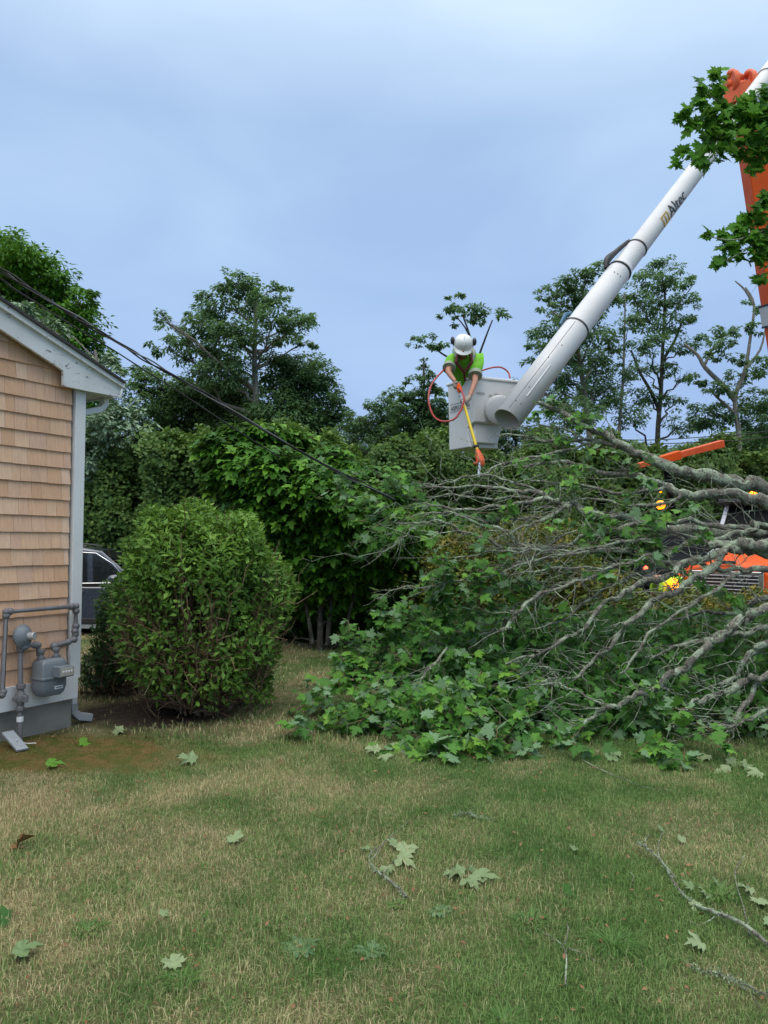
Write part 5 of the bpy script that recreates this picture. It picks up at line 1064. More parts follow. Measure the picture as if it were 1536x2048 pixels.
q = MB(); R_ = [ring(BH - .03, -.035, BA + .025, -.03, BB + .03), ring(BH + .012, -.035, BA + .025, -.03, BB + .03), ring(BH + .012, .03, BA - .04, .03, BB - .03), ring(BH - .03, .03, BA - .04, .03, BB - .03)]
q.add([v_ for r_ in R_ for v_ in r_], [(i_ * 4 + k_, i_ * 4 + (k_ + 1) % 4, ((i_ + 1) % 4) * 4 + (k_ + 1) % 4, ((i_ + 1) % 4) * 4 + k_) for i_ in range(4) for k_ in range(4)]); q.build('bucket_rim', M['white'], bucket, bevel=0.012)
M['scuff'] = surf('scuff_dirt', (0.28, 0.26, 0.24), 0.8, col2=(0.4, 0.39, 0.37), nscale=20)
q = MB()
for a_, z_, w_, h_ in ((.10, .74, .17, .04), (.26, .72, .07, .035), (.36, .745, .12, .03), (.45, .73, .06, .03)):
    n_ = 10; pl = [(a_ + w_ / 2 * math.cos(2 * math.pi * k_ / n_) * rng.uniform(.7, 1.1), z_ + h_ / 2 * math.sin(2 * math.pi * k_ / n_) * rng.uniform(.7, 1.1)) for k_ in range(n_)]
    q.add([bkp(x_, -.012, y_) for x_, y_ in pl], [tuple(range(n_))])
q.build('scuff_marks', M['scuff'], bucket)
me = text_mesh('ASPLUNDH', .085, .001)
wmax = max(v_.co.x for v_ in me.vertices)
for v_ in me.vertices: v_.co = bkp(-.0205 - v_.co.z, BB * .88 - v_.co.x / wmax * BB * .74, .56 + v_.co.y)
me.materials.clear(); me.materials.append(M['ink']); link(bpy.data.objects.new('lettering', me), bucket)
for z_ in (.645, .535):
    q = MB(); vs = [bkp(-.0200, b_, zz) for b_, zz in ((BB * .1, z_), (BB * .9, z_), (BB * .9, z_ + .006), (BB * .1, z_ + .006))]; q.add(vs, [(0, 1, 2, 3)]); q.build('lettering_rule', M['ink'], bucket)

# second truck behind, mostly hidden, with its long orange arm
T2 = Vector(at(1335, 1200, 17.5)); T2.z = -0.05
t2 = thing('boom_truck', 'dark truck mostly hidden behind the branches, carrying a sloping orange arm', 'truck', T2, R(-50))
T2I = (Matrix.Translation(T2) @ Matrix.Rotation(R(-50), 4, 'Z')).inverted()
M['navy'] = surf('dark_truck_paint', (0.012, 0.014, 0.018), 0.8, spec=.1)
q = MB(); q.prism([(0, .5), (0, 1.25), (.9, 1.4), (1.3, 2.2), (2.6, 2.25), (2.6, .5)], -.95, .95, lambda p_, x_: (x_, p_[0], p_[1])); q.build('cab', M['navy'], t2, bevel=.06)
q = MB(); q.box((0, -.03, .9), (1.3, .05, .45)); q.build('grille', M['black'], t2, bevel=.02)
q = MB(); q.box((0, 4.2, 1.1), (2.1, 3.0, .9)); q.build('truck_bed', M['navy'], t2, bevel=.04)
q = MB(); nn = Vector((0, -.02, .01)); q.add([Vector(v_) + nn for v_ in ((-.85, .96, 1.45), (.85, .96, 1.45), (.8, 1.27, 2.1), (-.8, 1.27, 2.1))], [(0, 1, 2, 3)]); q.build('windshield', M['glass'], t2)
for x_, y_, z_ in ((-.9, .8, .45), (.9, .8, .45), (-.9, 4.6, .45), (.9, 4.6, .45)):
    q = MB(); q.lathe([(.2, -.13), (.44, -.13), (.46, -.09), (.46, .09), (.44, .13), (.2, .13)], (x_, y_, z_), axis=(1, 0, 0), n=24); q.build('wheel', M['tyre'], t2, smooth=True)
for (px, py, r_, mt_n, nm) in ((1321, 1010, .10, 'amber2', 'beacon'), (1321, 983, .03, 'amber2', 'beacon'), (1293, 1138, .07, 'redl', 'marker_light'), (1308, 1175, .035, 'redl', 'marker_light')):
    q = MB(); c_ = T2I @ at(px, py, 16.3 if nm == 'marker_light' else 16.6); q.ball(c_, r_, 10, 6); q.build(nm, M[mt_n], t2, smooth=True)
q = MB(); pa, pb = T2I @ at(985, 1008, 15.2), T2I @ at(1445, 887, 16.2); beam(q, pa.lerp(pb, .62), pb, .12, .15, .10, .15, (1, 0, 0)); arm = q.build('orange_arm', M['orange_d'], t2, bevel=.01)
q = MB(); beam(q, pa.lerp(pb, .72), pa.lerp(pb, .80), .14, .17, .15, .18, (1, 0, 0)); q.build('arm_collar', M['orange'], arm, bevel=.01)
q = MB(); q.tube([pa.lerp(pb, .74), (T2I @ at(1345, 1020, 16.6)), (0, 4.2, 1.5)], .08, 10); q.build('arm_post', M['navy'], t2, smooth=True)

# ------------------------------------------------------------------ parked car
M['carp'] = surf('dark_blue_grey_paint', (0.035, 0.045, 0.07), 0.25, coat=1.0)
CB = Vector((at(422, 1200, 14.3).x, 14.3, -0.10)); CR = R(8)
car = thing('parked_car', 'dark blue sport utility vehicle parked behind the house corner', 'car', CB, CR)
car.scale = (.94, .94, .94)
# local x: front at 0, rear at -4.6; -y faces the camera
q = MB(); low = [(-4.55, .35), (-4.6, .75), (-4.5, 1.02), (-1.3, 1.0), (-.45, .93), (-.1, .8), (0, .6), (-.03, .33), (-.4, .26), (-4.2, .26)]
q.prism(low, -.92, .92, lambda p_, y_: (p_[0], y_ * (1 if p_[1] < .9 else .97), p_[1])); body = q.build('body', M['carp'], car, bevel=.07, seg=4)
q = MB(); gh = [(-4.45, 1.0), (-4.1, 1.55), (-3.6, 1.66), (-2.3, 1.69), (-1.9, 1.62), (-1.15, .98)]
q.prism(gh, -.9, .9, lambda p_, y_: (p_[0], y_ * (1 - .22 * (p_[1] - 1.0)), p_[1])); q.build('roof', M['carp'], car, bevel=.05, seg=3)
def sidep(nm, pl, mat, off, par=car):
    q_ = MB(); q_.prism(pl, 0, 1, lambda p_, t_: (p_[0], -(.9 * (1 - .22 * (p_[1] - 1.0)) + off + .006 * (1 - t_)) , p_[1])); return q_.build(nm, mat, par)
fw = sidep('window', [(-2.02, 1.06), (-2.06, 1.56), (-1.96, 1.54), (-1.72, 1.36), (-1.42, 1.08)], M['carglass'], .004)
rw = sidep('window', [(-3.0, 1.06), (-2.95, 1.59), (-2.16, 1.58), (-2.12, 1.06)], M['carglass'], .004)
q = MB(); P = [(-3.5, 1.05), (-3.38, 1.59), (-2.5, 1.61), (-2.0, 1.58), (-1.7, 1.39), (-1.38, 1.05), (-2.4, 1.035), (-3.5, 1.03)]
q.tube([(x_, -(.9 * (1 - .22 * (z_ - 1)) + .016), z_) for x_, z_ in P], .009, 6); q.build('window_trim', M['chrome'], car, smooth=True)
q = MB(); q.add([(-1.93, -.74, 1.60), (-1.93, .74, 1.60), (-1.14, .84, 1.0), (-1.14, -.84, 1.0)], [(0, 1, 2, 3)]); o_ = q.build('windshield', M['glass'], car); o_.location = (.03, 0, .03)
q = MB(); q.ball((-1.62, -1.02, 1.12), (.14, .09, .08)); q.tube([(-1.52, -.9, 1.0), (-1.56, -.98, 1.08)], .02, 6); q.build('mirror', M['carp'], car, smooth=True)
for x_ in (-2.25, -3.3):
    q = MB(); q.box((x_, -.945, .9), (.17, .02, .025)); q.build('door_handle', M['carp'], car, bevel=.006)
q = MB(); q.box((-2.5, -.925, .36), (3.0, .02, .10)); q.build('side_skirt', M['black'], car, bevel=.008)
q = MB(); q.box((-2.3, -.91, .27), (2.0, .03, .09)); q.build('sill_trim', M['greyboard'], car, bevel=.01)
for s_ in (-1, 1):
    q = MB(); q.tube([(-3.9, s_ * .70, 1.62), (-3.7, s_ * .70, 1.71), (-2.5, s_ * .70, 1.74), (-2.2, s_ * .70, 1.70)], .016, 6); q.build('roof_rail', M['black'], car, smooth=True)
    for x_ in (-.9, -3.65):
        q = MB(); q.lathe([(.18, -.1), (.32, -.1), (.34, -.07), (.34, .07), (.32, .1), (.18, .1)], (x_, s_ * .84, .34), axis=(0, 1, 0), n=24); wl = q.build('wheel', M['tyre'], car, smooth=True)
        q = MB(); q.lathe([(.03, -.105), (.19, -.08), (.2, -.105), (.2, .105), (.19, .08), (.03, .105)], (x_, s_ * .84, .34), axis=(0, 1, 0), n=20); q.build('rim', M['alum'], wl, smooth=True)

# ------------------------------------------------------------------ people
def skin_obj(name, V_, E_, mat, parent, root=0, sub=2):
    me = bpy.data.meshes.new(name); me.from_pydata([tuple(v_[0]) for v_ in V_], E_, []); me.materials.append(mat)
    o_ = link(bpy.data.objects.new(name, me), parent)
    bm = bmesh.new(); bm.from_mesh(me); ly = bm.verts.layers.skin.verify(); bm.verts.ensure_lookup_table()
    for i_, v_ in enumerate(V_):
        r_ = v_[1]; bm.verts[i_][ly].radius = r_ if hasattr(r_, '__len__') else (r_, r_); bm.verts[i_][ly].use_root = (i_ == root)
    bm.to_mesh(me); bm.free()
    k_ = o_.modifiers.new('skin', 'SKIN'); k_.use_smooth_shade = True
    if sub: ss = o_.modifiers.new('sub', 'SUBSURF'); ss.levels = sub; ss.render_levels = sub
    return o_
M['skin'] = surf('skin', (0.42, 0.2, 0.13), 0.55, col2=(0.36, 0.16, 0.1), nscale=12)
M['shirt'] = surf('hi_vis_green_shirt', (0.17, 0.50, 0.02), 0.85, col2=(0.10, 0.33, 0.015), nscale=11, bump=1.0, bscale=14)
M['reflect'] = surf('reflective_band', (0.22, 0.27, 0.2), 0.5)
M['trouser'] = surf('dark_trousers', (0.03, 0.04, 0.06), 0.9)
M['harness'] = surf('dark_red_webbing', (0.13, 0.012, 0.018), 0.7)
M['helmet'] = surf('white_helmet', (0.7, 0.72, 0.72), 0.35, col2=(0.6, 0.62, 0.58), nscale=9)
M['glove'] = surf('work_glove', (0.36, 0.3, 0.24), 0.8, col2=(0.25, 0.2, 0.17), nscale=20)
M['yel'] = surf('yellow_pole', (0.75, 0.55, 0.02), 0.4)
M['hose'] = surf('red_hose', (0.42, 0.03, 0.02), 0.45, col2=(0.35, 0.04, 0.04), nscale=8)
M['hivis'] = surf('hi_vis_yellow', (0.4, 0.68, 0.03), 0.8)
floor_ = BK + Vector((.12, .45, .09))
P0 = Vector((floor_.x, floor_.y, floor_.z))
man = thing('person', 'worker in white helmet and bright green shirt leaning over the white bucket rim', 'person', P0)
def mp_(px, py, Y): return at(px, py, Y) - P0
hd = mp_(926, 692, 10.42); nk = mp_(927, 712, 10.62); ch = mp_(929, 734, 10.74); wa = mp_(938, 768, 10.86); pv = mp_(944, 790, 10.92)
sl_, sr_ = mp_(903, 716, 10.66), mp_(952, 718, 10.64)
elL, wrL, haL = mp_(896, 744, 10.38), mp_(911, 764, 10.24), mp_(918, 773, 10.18)
elR, wrR, haR = mp_(950, 764, 10.36), mp_(939, 794, 10.22), mp_(935, 805, 10.16)
kL, kR = Vector((-.12, -.1, .48)), Vector((.13, -.06, .48)); aL, aR = Vector((-.14, .02, .09)), Vector((.15, .03, .09)); tL, tR = aL + Vector((0, -.13, -.03)), aR + Vector((0, -.13, -.03))
fdir = Vector((-.06, -.52, -.85)).normalized(); hx = Vector((.03, -.78, .62)).normalized()
B_ = [(pv, .13), (wa, .125), (ch, .14), (nk, .06), (hd - fdir * .02, (.085, .10)), (hd + fdir * .03 + Vector((0, -.03, -.02)), (.065, .07)),
      (sl_, .06), (elL, .042), (wrL, .028), (sr_, .06), (elR, .042), (wrR, .028),
      (pv + Vector((-.09, 0, -.06)), .09), (kL, .06), (aL, .042), (tL, .035), (pv + Vector((.09, 0, -.06)), .09), (kR, .06), (aR, .042), (tR, .035)]
skin_obj('body', B_, [(0, 1), (1, 2), (2, 3), (3, 4), (4, 5), (2, 6), (6, 7), (7, 8), (2, 9), (9, 10), (10, 11), (0, 12), (12, 13), (13, 14), (14, 15), (0, 16), (16, 17), (17, 18), (18, 19)], M['skin'], man)
# face: nose, ears, eyes, beard below the brim
q = MB(); side_ = Vector((1, 0, 0)); q.ball(hd + fdir * .10 + Vector((0, -.035, -.01)), (.016, .025, .02), 8, 6)
for s_ in (-1, 1): q.ball(hd + side_ * s_ * .085, (.015, .025, .035), 8, 6)
q.build('nose_and_ears', M['skin'], man, smooth=True)
q = MB()
for s_ in (-1, 1): q.ball(hd + fdir * .075 + hx * .03 + Vector((s_ * .032, -.03, 0)), .011, 8, 6)
q.build('eyes', M['black'], man, smooth=True)
# shirt with sleeves to mid upper arm
mL, mR = sl_.lerp(elL, .72), sr_.lerp(elR, .72)
sh_ = skin_obj('shirt', [(pv + Vector((0, 0, .02)), .165), (wa, .175), (ch, (.215, .18)), (nk.lerp(ch, .02), .115), (sl_, .095), (sl_.lerp(mL, .5), .092), (mL, .085), (sr_, .105), (sr_.lerp(mR, .5), .10), (mR, .092)], [(0, 1), (1, 2), (2, 3), (2, 4), (4, 5), (5, 6), (2, 7), (7, 8), (8, 9)], M['shirt'], man)
for a_, b_, r_ in ((mL, elL, .088), (mR, elR, .094)):
    d_ = (b_ - a_).normalized(); q = MB(); q.lathe([(r_, -.05), (r_ + .004, -.02), (r_, .012)], a_, axis=d_, n=20); q.build('reflective_band', M['reflect'], sh_, smooth=True)
for a_, c_ in ((sl_, -1), (sr_, 1)):
    q = MB(); q.tube([a_.lerp(nk, .25) + Vector((0, .08, .075)), a_.lerp(nk, .22) + Vector((0, -.03, .105)), a_.lerp(ch, .25) + Vector((0, -.13, .05)), a_.lerp(ch, .4) + Vector((0, -.17, -.02))], [.02, .026, .026, .02], 6); q.build('reflective_band', M['reflect'], sh_, smooth=True)
skin_obj('trousers', [(pv + Vector((0, 0, -.02)), .15), (pv + Vector((-.1, 0, -.07)), .105), (kL, .078), (aL + Vector((0, 0, .05)), .062), (pv + Vector((.1, 0, -.07)), .105), (kR, .078), (aR + Vector((0, 0, .05)), .062)], [(0, 1), (1, 2), (2, 3), (0, 4), (4, 5), (5, 6)], M['trouser'], man)
for a_ in (aL, aR): q = MB(); q.ball(a_ + Vector((0, -.06, -.045)), (.05, .14, .05), 12, 8); q.build('boot', M['black'], man, smooth=True)
q = MB()
cx1 = mp_(928, 744, 10.50)
for s_, w_ in ((sl_, 0), (sr_, 1)):
    q.tube([s_.lerp(nk, .5) + Vector((0, .05, .06)), s_.lerp(nk, .55) + Vector((0, -.06, .075)), mp_(912 if not w_ else 944, 724, 10.46), cx1, mp_(930, 762, 10.60)], [.016, .02, .02, .02, .016], 6)
q.build('harness', M['harness'], man, smooth=True)
# helmet tipped forward, brim towards the camera; ear muffs on its sides
hc = hd + hx * .03
q = MB(); q.lathe([(.139, -.03), (.141, -.015), (.130, -.01), (.128, .03), (.119, .065), (.098, .098), (.065, .12), (.028, .129), (.002, .131)], hc, axis=hx, n=26)
fr = (Vector((0, -1, 0)) - hx * hx.dot(Vector((0, -1, 0)))).normalized(); rt_ = hx.cross(fr)
bp_ = []
for k_ in range(13):
    a_ = R(-60 + 10 * k_); bp_.append(hc + (fr * math.cos(a_) + rt_ * math.sin(a_)) * (.138 + .05 * math.cos(a_ * 1.5)) - hx * .035)
ip_ = [hc + (fr * math.cos(R(-60 + 10 * k_)) + rt_ * math.sin(R(-60 + 10 * k_))) * .13 - hx * .01 for k_ in range(13)]
jp_ = [p_ - hx * .012 for p_ in bp_]
q.add(ip_ + bp_ + jp_, [(k_, k_ + 1, 14 + k_, 13 + k_) for k_ in range(12)] + [(13 + k_, 14 + k_, 27 + k_, 26 + k_) for k_ in range(12)])
hel = q.build('helmet', M['helmet'], man, smooth=True)
q = MB(); q.tube([hc + fr * .112 + hx * .065, hc + fr * .046 + hx * .128, hc - fr * .046 + hx * .127, hc - fr * .112 + hx * .065], .011, 6); q.build('helmet_ridge', M['helmet'], hel, smooth=True)
for s_ in (-1, 1): q = MB(); q.ball(hc + rt_ * s_ * .148 + hx * .035 - fr * .02, (.03, .045, .055), 12, 8); q.build('ear_muff', M['black'], hel, smooth=True)
def grip_hand(c, ax, wrist, r, flip=1):
    c, ax = Vector(c), Vector(ax).normalized(); w_ = (Vector(wrist) - c); w_ = (w_ - ax * w_.dot(ax)).normalized(); v_ = ax.cross(w_)
    q_ = MB(); q_.tube([Vector(wrist), Vector(wrist).lerp(c + w_ * (r + .018), .6), c + w_ * (r + .014)], [.036, .04, .034], 10)
    q_.ball(c + w_ * (r + .012), (.042, .035, .045), 12, 8)
    for k_, (o_, ln) in enumerate(((-.034, 165), (-.012, 185), (.011, 178), (.032, 150))):
        arc = [c + ax * o_ + (w_ * math.cos(R(a_)) + v_ * flip * math.sin(R(a_))) * (r + .010) for a_ in np.linspace(15, ln, 7)]
        q_.tube(arc, [.0115, .0115, .011, .011, .0105, .010, .008], 7)
    arc = [c - ax * (.045 - .006 * k_) + (w_ * math.cos(R(a_)) - v_ * flip * math.sin(R(a_))) * (r + .011) for k_, a_ in enumerate(np.linspace(20, 120, 5))]
    q_.tube(arc, [.014, .0135, .013, .012, .009], 7); return q_
s0, s1, s2 = mp_(915, 765, 10.22), mp_(934, 808, 10.13), mp_(957, 908, 9.93); sax = (s2 - s0).normalized()
def ons(py): t_ = (py - 765) / (908 - 765); return s0 + (s2 - s0) * t_
grip_hand(ons(770), sax, wrL, .022).build('glove', M['glove'], man, smooth=True)
grip_hand(ons(804), sax, wrR, .017, -1).build('glove', M['glove'], man, smooth=True)
# pole saw
PS = at(957, 908, 9.93); saw = thing('pole_saw', 'yellow hydraulic pole saw with orange head and red hose held by the worker', 'pole saw', PS)
sv_ = P0 - PS
def sw(v_): return v_ + sv_
q = MB(); q.tube([sw(ons(778)), sw(ons(812))], .017, 12); q.build('upper_shaft', M['boomw'], saw, smooth=True)
q = MB(); q.tube([sw(ons(812)), sw(ons(908))], .019, 12); q.build('shaft', M['yel'], saw, smooth=True)
q = MB(); q.lathe([(.03, -.015), (.036, -.012), (.036, .012), (.03, .015)], sw(ons(893)), axis=sax, n=16); q.build('clamp', M['black'], saw, smooth=True)
q = MB(); q.lathe([(.02, -.05), (.034, -.04), (.036, .02), (.026, .05)], sw(ons(779)), axis=sax, n=16); q.ball(sw(ons(771)), .028, 10, 6); q.build('trigger_handle', M['orange'], saw, smooth=True)
q = MB(); q.lathe([(.024, -.04), (.034, 0), (.052, .06), (.056, .13), (.04, .18), (.02, .2)], sw(ons(905)), axis=sax, n=16); q.ball(sw(ons(926)) + Vector((-.055, 0, 0)), (.045, .03, .025), 10, 6); q.build('saw_head', M['orange_d'], saw, smooth=True)
q = MB(); b_ = sw(ons(924)) + Vector((-.02, -.03, 0)); e_ = b_ + Vector((-.02, -.05, -.2)); q.tube([b_, e_], [.022, .014], 4); q.build('guide_bar', M['alum'], saw, bevel=.003)
hp = [(917, 776, 10.16), (925, 786, 10.12), (928, 800, 10.08), (922, 820, 10.05), (911, 836, 10.05), (898, 842, 10.08), (882, 842, 10.12), (868, 833, 10.16), (860, 815, 10.2), (857, 795, 10.24), (862, 772, 10.3), (874, 754, 10.36), (890, 738, 10.5), (905, 730, 10.72), (925, 745, 11.02), (950, 748, 11.05), (962, 742, 11.0), (985, 735, 10.95), (1003, 735, 10.95), (1016, 744, 10.95), (1020, 756, 10.9)]
sm = catmull([(at(*h_) - PS, .0125) for h_ in hp], 5); q = MB(); q.tube([a_ for a_, _ in sm], .0125, 8); q.build('hose', M['hose'], saw, smooth=True)

# ground worker, mostly hidden behind the branches beside the truck
g0 = at(1362, 1200, 12.3); g0.z = 0
gman = thing('person', 'ground worker in bright yellow green, bent over behind the branches left of the truck grille', 'person', g0)
skin_obj('body', [((0, 0, .92), .13), ((-.16, -.05, 1.02), .12), ((-.36, -.08, 1.06), .13), ((-.47, -.1, 1.06), .055), ((-.56, -.12, 1.05), .09), ((-.36, -.24, .98), .055), ((-.42, -.28, .74), .04), ((-.5, -.26, .52), .028), ((-.36, .1, .98), .055), ((-.42, .12, .74), .04), ((-.5, .1, .52), .028), ((.02, -.1, .84), .09), ((-.04, -.12, .46), .06), ((.04, -.12, .07), .045), ((-.1, -.13, .04), .04), ((.02, .1, .84), .09), ((.06, .12, .46), .06), ((.16, .12, .07), .045), ((.02, .12, .04), .04)],
         [(0, 1), (1, 2), (2, 3), (3, 4), (2, 5), (5, 6), (6, 7), (2, 8), (8, 9), (9, 10), (0, 11), (11, 12), (12, 13), (13, 14), (0, 15), (15, 16), (16, 17), (17, 18)], M['skin'], gman)
skin_obj('shirt', [((0, 0, .93), .16), ((-.16, -.05, 1.03), .155), ((-.36, -.08, 1.06), .17), ((-.36, -.25, .98), .08), ((-.40, -.28, .82), .07), ((-.36, .11, .98), .08), ((-.40, .12, .82), .07)], [(0, 1), (1, 2), (2, 3), (3, 4), (2, 5), (5, 6)], M['hivis'], gman)
skin_obj('trousers', [((0, 0, .9), .145), ((.02, -.1, .82), .105), ((-.04, -.12, .46), .08), ((.04, -.12, .1), .065), ((.02, .1, .82), .105), ((.06, .12, .46), .08), ((.16, .12, .1), .065)], [(0, 1), (1, 2), (2, 3), (0, 4), (4, 5), (5, 6)], M['trouser'], gman)
q = MB(); q.lathe([(.15, -.02), (.14, 0), (.13, .06), (.09, .11), (.01, .135)], (-.58, -.12, 1.07), axis=(-.8, -.1, .5), n=20); q.build('cap', M['black'], gman, smooth=True)

# ------------------------------------------------------------------ loose branches, leaves and weeds on the lawn
def gpp(x, y, h=0.02):
    p_ = gp(x, y, 0.0); return Vector((p_.x, p_.y, float(gz(p_.x, p_.y)) + h))
def lawn_branch(name, label, cat, paths, lvs, mat='bark', lmat='maple_loose', group=None, lich=0):
    c0 = gpp(*paths[0][0][0], h=0) if paths else gpp(lvs[0][0], lvs[0][1], h=0)
    root = thing(name, label, cat, c0, 0, group)
    for k_, (px, r0, r1, h_) in enumerate(paths):
        P_ = [(gpp(x, y, h_ * (0.5 + math.sin(1.3 * i_ + k_) * .4) + r0) - c0, r0 + (r1 - r0) * i_ / (len(px) - 1)) for i_, (x, y) in enumerate(px)]
        sm = catmull(P_, 5); sm = [(a_ + Vector(rng.normal(size=3)) * r0 * .25, b_ * rng.uniform(.85, 1.2)) for a_, b_ in sm]
        q_ = MB(); q_.tube([a_ for a_, _ in sm], [b_ for _, b_ in sm], 7); q_.build('stem' if k_ == 0 else 'side_shoot', M[mat], root, smooth=True)
        if lich and k_ == 0:
            n_ = lich; idx = rng.integers(0, len(sm), n_); C_ = np.array([sm[i_][0] for i_ in idx]) + rng.normal(size=(n_, 3)) * .007
            leaves('lichen', C_, rvec(n_), rvec(n_), rng.uniform(.004, .011, n_), T_WIDE, M['lichen'], root)
    for x, y, sz, ang, tilt in lvs:
        c_ = gpp(x, y, .028) - c0; a_ = R(ang); nr = np.array([[math.sin(a_) * tilt + rng.normal() * .15, -abs(tilt) * .8 + rng.normal() * .15, 1.0]])
        leaves('leaf', np.array([c_]), nr, np.array([[math.cos(a_), math.sin(a_), .12]]), sz, T_LOOSE, M[lmat], root)
    return root
lawn_branch('fallen_branch', 'long pale bare branch lying across the lawn at the lower right', 'branch',
    [([(1536, 1895), (1480, 1862), (1430, 1838), (1385, 1808), (1352, 1775), (1328, 1742), (1295, 1716), (1275, 1700)], .0085, .0035, .05),
     ([(1352, 1775), (1322, 1738), (1316, 1700), (1325, 1665)], .003, .0015, .06), ([(1295, 1716), (1290, 1690), (1300, 1668)], .003, .0015, .05), ([(1430, 1838), (1400, 1846), (1380, 1838)], .003, .0015, .04), ([(1500, 1872), (1488, 1820), (1470, 1770), (1490, 1740)], .003, .0015, .08)],
    [(1412, 1800, .07, 60, .5), (1385, 1785, .06, 140, .6), (1395, 1812, .055, 230, .4), (1515, 1815, .085, 40, .3), (1500, 1795, .08, 110, .5), (1530, 1850, .08, -30, .3), (1435, 1780, .06, 80, .7), (1322, 1668, .05, 90, .8), (1360, 1690, .05, 30, .6)], lich=500)
lawn_branch('fallen_twig', 'small forked grey twig standing out of the grass left of the long bare branch', 'twig', [([(1131, 1972), (1132, 1940), (1130, 1905), (1108, 1873), (1074, 1852)], .0035, .002, .03), ([(1130, 1905), (1136, 1870), (1134, 1845)], .0022, .0012, .05), ([(1135, 1902), (1168, 1908), (1205, 1925)], .002, .0012, .03)], [])
lawn_branch('fallen_twig', 'leafy maple twig with a curled grey stem in the middle of the lawn', 'twig', [([(812, 1792), (790, 1775), (765, 1755), (745, 1735), (738, 1714), (752, 1702)], .0065, .0035, .03), ([(745, 1735), (768, 1700), (788, 1672), (818, 1640)], .003, .0015, .06), ([(765, 1755), (780, 1735), (795, 1712)], .003, .002, .04)],
    [(800, 1708, .125, 30, .4), (795, 1722, .12, -40, .3), (775, 1738, .085, 250, .5), (736, 1706, .05, 150, .3), (790, 1700, .09, 100, .6)], lich=300)
lawn_branch('maple_leaf_cluster', 'cluster of pale maple leaves lying face down right of the curled twig', 'leaves', [([(948, 1735), (940, 1752), (935, 1758)], .002, .0015, .02)], [(925, 1748, .12, 160, .2), (935, 1755, .115, -70, .15), (950, 1750, .125, -15, .2), (945, 1745, .07, 80, .7)])
lawn_branch('fallen_twig', 'thin pale twig ending in grey lichen at the lower right corner', 'twig', [([(1536, 1990), (1480, 1972), (1435, 1950), (1400, 1937), (1376, 1919)], .0035, .0018, .03), ([(1480, 1972), (1500, 1985), (1520, 2010)], .002, .0015, .02)], [], lich=500)
lawn_branch('fallen_twig', 'long hair thin pale twig on the grass in front of the leaf pile', 'twig', [([(1165, 1522), (1200, 1542), (1245, 1558), (1290, 1570), (1345, 1576)], .0035, .0015, .03)], [])
lawn_branch('fallen_twig', 'short twig with a grey lichen clump in the middle right of the lawn', 'twig', [([(910, 1632), (935, 1630), (955, 1636), (985, 1638)], .003, .002, .02)], [], lich=500)
lawn_branch('fallen_twig', 'faint straw coloured twig at the left of the lawn', 'twig', [([(185, 1655), (215, 1648), (245, 1642), (270, 1638)], .002, .001, .02)], [], mat='twig')
lawn_branch('fallen_twig', 'short curved twig between the leaf cluster and the long bare branch', 'twig', [([(1258, 1745), (1268, 1760), (1262, 1775), (1275, 1790)], .002, .001, .03)], [])
lawn_branch('leaf_cluster', 'pair of pale maple leaves on the grass in front of the leaf pile', 'leaves', [], [(755, 1512, .13, 150, .3), (785, 1506, .13, 20, .4), (770, 1518, .11, -90, .2)])
lawn_branch('leaf_cluster', 'group of pale upturned leaves right of the leaf pile on the lawn', 'leaves', [], [(1420, 1515, .13, 150, .3), (1455, 1522, .13, -20, .2), (1490, 1535, .13, 20, .3), (1440, 1535, .12, -80, .2), (1520, 1545, .12, 200, .2), (1215, 1520, .12, 20, .3), (1240, 1512, .12, 160, .3)])
for x, y, sz, an, lm, lab in ((345, 1950, .085, 95, 'maple_loose', 'single pale leaf on the grass at lower left of centre'), (465, 1686, .10, 70, 'maple_loose', 'pale folded leaf on dry grass left of the curled twig'), (1403, 1887, .085, 200, 'maple_loose', 'pale leaf just below the long bare branch'), (18, 1848, .10, 200, 'maple', 'dark green maple leaf at the left edge of the lawn'),
    (322, 1845, .045, 60, 'maple_loose', 'tiny pale leaf above the single pale leaf at lower left'), (414, 1842, .04, 150, 'tuft', 'tiny yellowish leaf right of the tiny pale leaf'), (1130, 1782, .08, 10, 'maple', 'small green leaf right of the pale leaf cluster'), (388, 1522, .15, 170, 'maple_loose', 'leaf lying just in front of the round bush'), (245, 1463, .15, 200, 'maple_loose', 'pale leaf at the left foot of the round bush'), (30, 1705, .11, 60, 'dead', 'curled brown dead leaf at the left edge of the lawn'), (160, 1487, .12, 20, 'maple', 'green leaf on the moss beside the house foundation'), (95, 1535, .12, 30, 'maple', 'dark green leaf on the mossy patch below the gas meter'), (560, 1525, .05, 50, 'dead', 'small red brown leaf on the lawn in front of the bush'), (1145, 1700, .05, 50, 'maple_loose', 'very small pale leaf right of centre on the lawn'), (30, 1922, .10, 30, 'maple_loose', 'greyish crumpled leaf at the lower left edge')):
    c_ = gpp(x, y, .026); a_ = R(an); o_ = leaves('fallen_leaf', np.zeros((1, 3)), np.array([[rng.normal() * .35, -.35, 1.0]]), np.array([[math.cos(a_), math.sin(a_), .1]]), sz, T_LOOSE, M[lm], None); o_.location = c_
    tag(o_, lab, 'leaf')
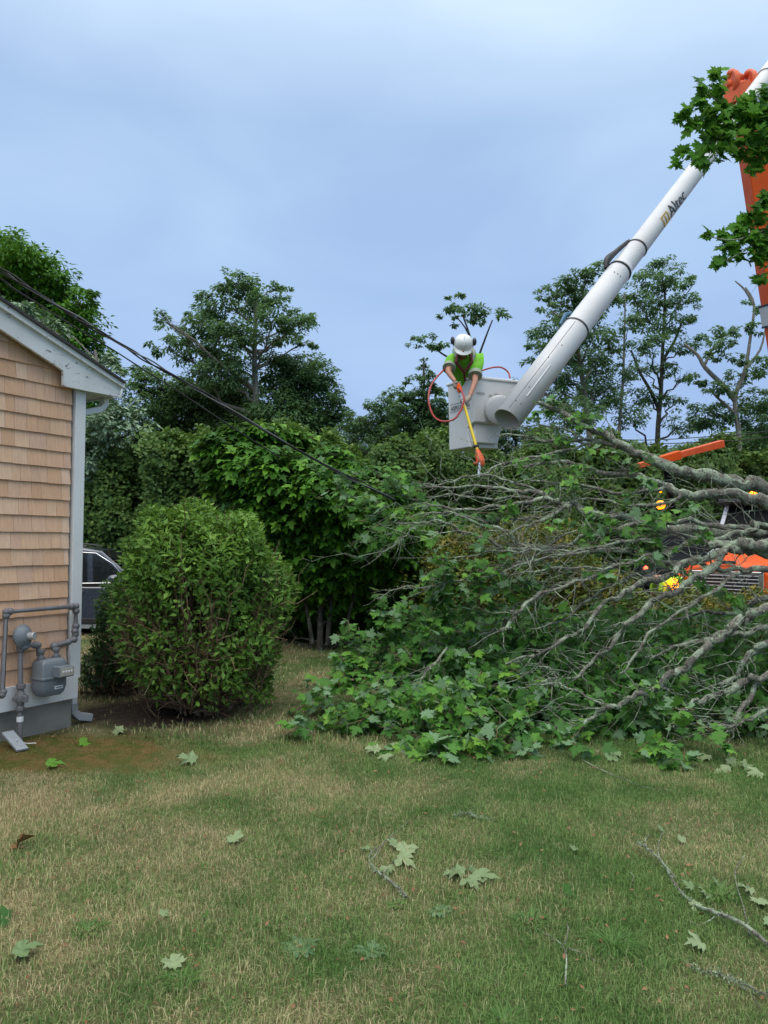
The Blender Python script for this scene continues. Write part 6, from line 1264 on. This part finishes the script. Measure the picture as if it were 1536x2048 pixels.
def rosette(name, label, x, y, n, ln, mat, wide, up):
    """low weed or tuft: every blade is a bent strip of its own"""
    c_ = gpp(x, y, .004); q_ = MB()
    for _ in range(n):
        a_ = rng.uniform(0, 6.283); r0 = rng.random() ** .6 * ln * (.5 if mat == 'weed' else .8); d_ = Vector((math.cos(a_), math.sin(a_), 0)); a2 = a_ + rng.normal() * .5; e_ = Vector((math.cos(a2), math.sin(a2), 0)); s_ = Vector((-e_.y, e_.x, 0))
        L_ = ln * rng.uniform(.35, 1.05); u_ = up * rng.uniform(.4, 1.3); w_ = wide * rng.uniform(.6, 1.2); b0 = d_ * r0 * .7; q_.cur = float(rng.random()); vs = []
        for k_ in range(5):
            t_ = k_ / 4; p_ = b0 + e_ * L_ * t_ * (1 - .15 * t_) + Vector((0, 0, L_ * u_ * (t_ - .62 * t_ * t_ * 1.25)))
            ww = w_ * (math.sin(math.pi * min(t_ * .85 + .12, 1)) ** .7 if mat == 'weed' else (1 - t_ * .9)) / 2 * rng.uniform(.8, 1.2)
            vs += [p_ - s_ * ww + Vector((0, 0, .2 * ww)), p_ + s_ * ww + Vector((0, 0, .2 * ww))]
        q_.add(vs, [(2 * k_, 2 * k_ + 1, 2 * k_ + 3, 2 * k_ + 2) for k_ in range(4)])
    o_ = q_.build(name, M[mat], None); o_.location = c_; return tag(o_, label, 'weed' if mat == 'weed' else 'grass tuft')
rosette('weed_rosette', 'grey green weed rosette in the lower centre of the lawn, left one of the pair', 602, 1885, 46, .085, 'weed', .022, .35)
rosette('weed_rosette', 'grey green weed rosette in the lower centre of the lawn, right one of the pair', 742, 1888, 34, .08, 'weed', .018, .35)
rosette('weed_rosette', 'small weed below the curled leafy twig', 880, 1812, 26, .065, 'weed', .018, .3)
rosette('weed_rosette', 'weed beside the lower end of the curled leafy twig', 800, 1800, 30, .06, 'tuft', .012, .5)
rosette('grass_tuft', 'bright green grass tuft right of the forked twig', 1225, 1885, 330, .12, 'tuft', .005, .75)
rosette('grass_tuft', 'grass tuft above the forked twig', 1060, 1840, 220, .10, 'tuft', .0045, .9)
rosette('grass_tuft', 'short bright grass tuft at the lower left of the lawn', 175, 1868, 220, .085, 'tuft', .0045, .9)
rosette('grass_tuft', 'dark grass tuft around the single pale leaf', 362, 1965, 200, .085, 'tuft', .0045, .9)
rosette('grass_tuft', 'grass tuft at the bottom edge right of centre', 1010, 2035, 200, .085, 'tuft', .0045, 1.0)
rosette('grass_tuft', 'patch of longer grass at the right edge near the long bare branch', 1440, 1790, 260, .12, 'tuft', .005, .7)
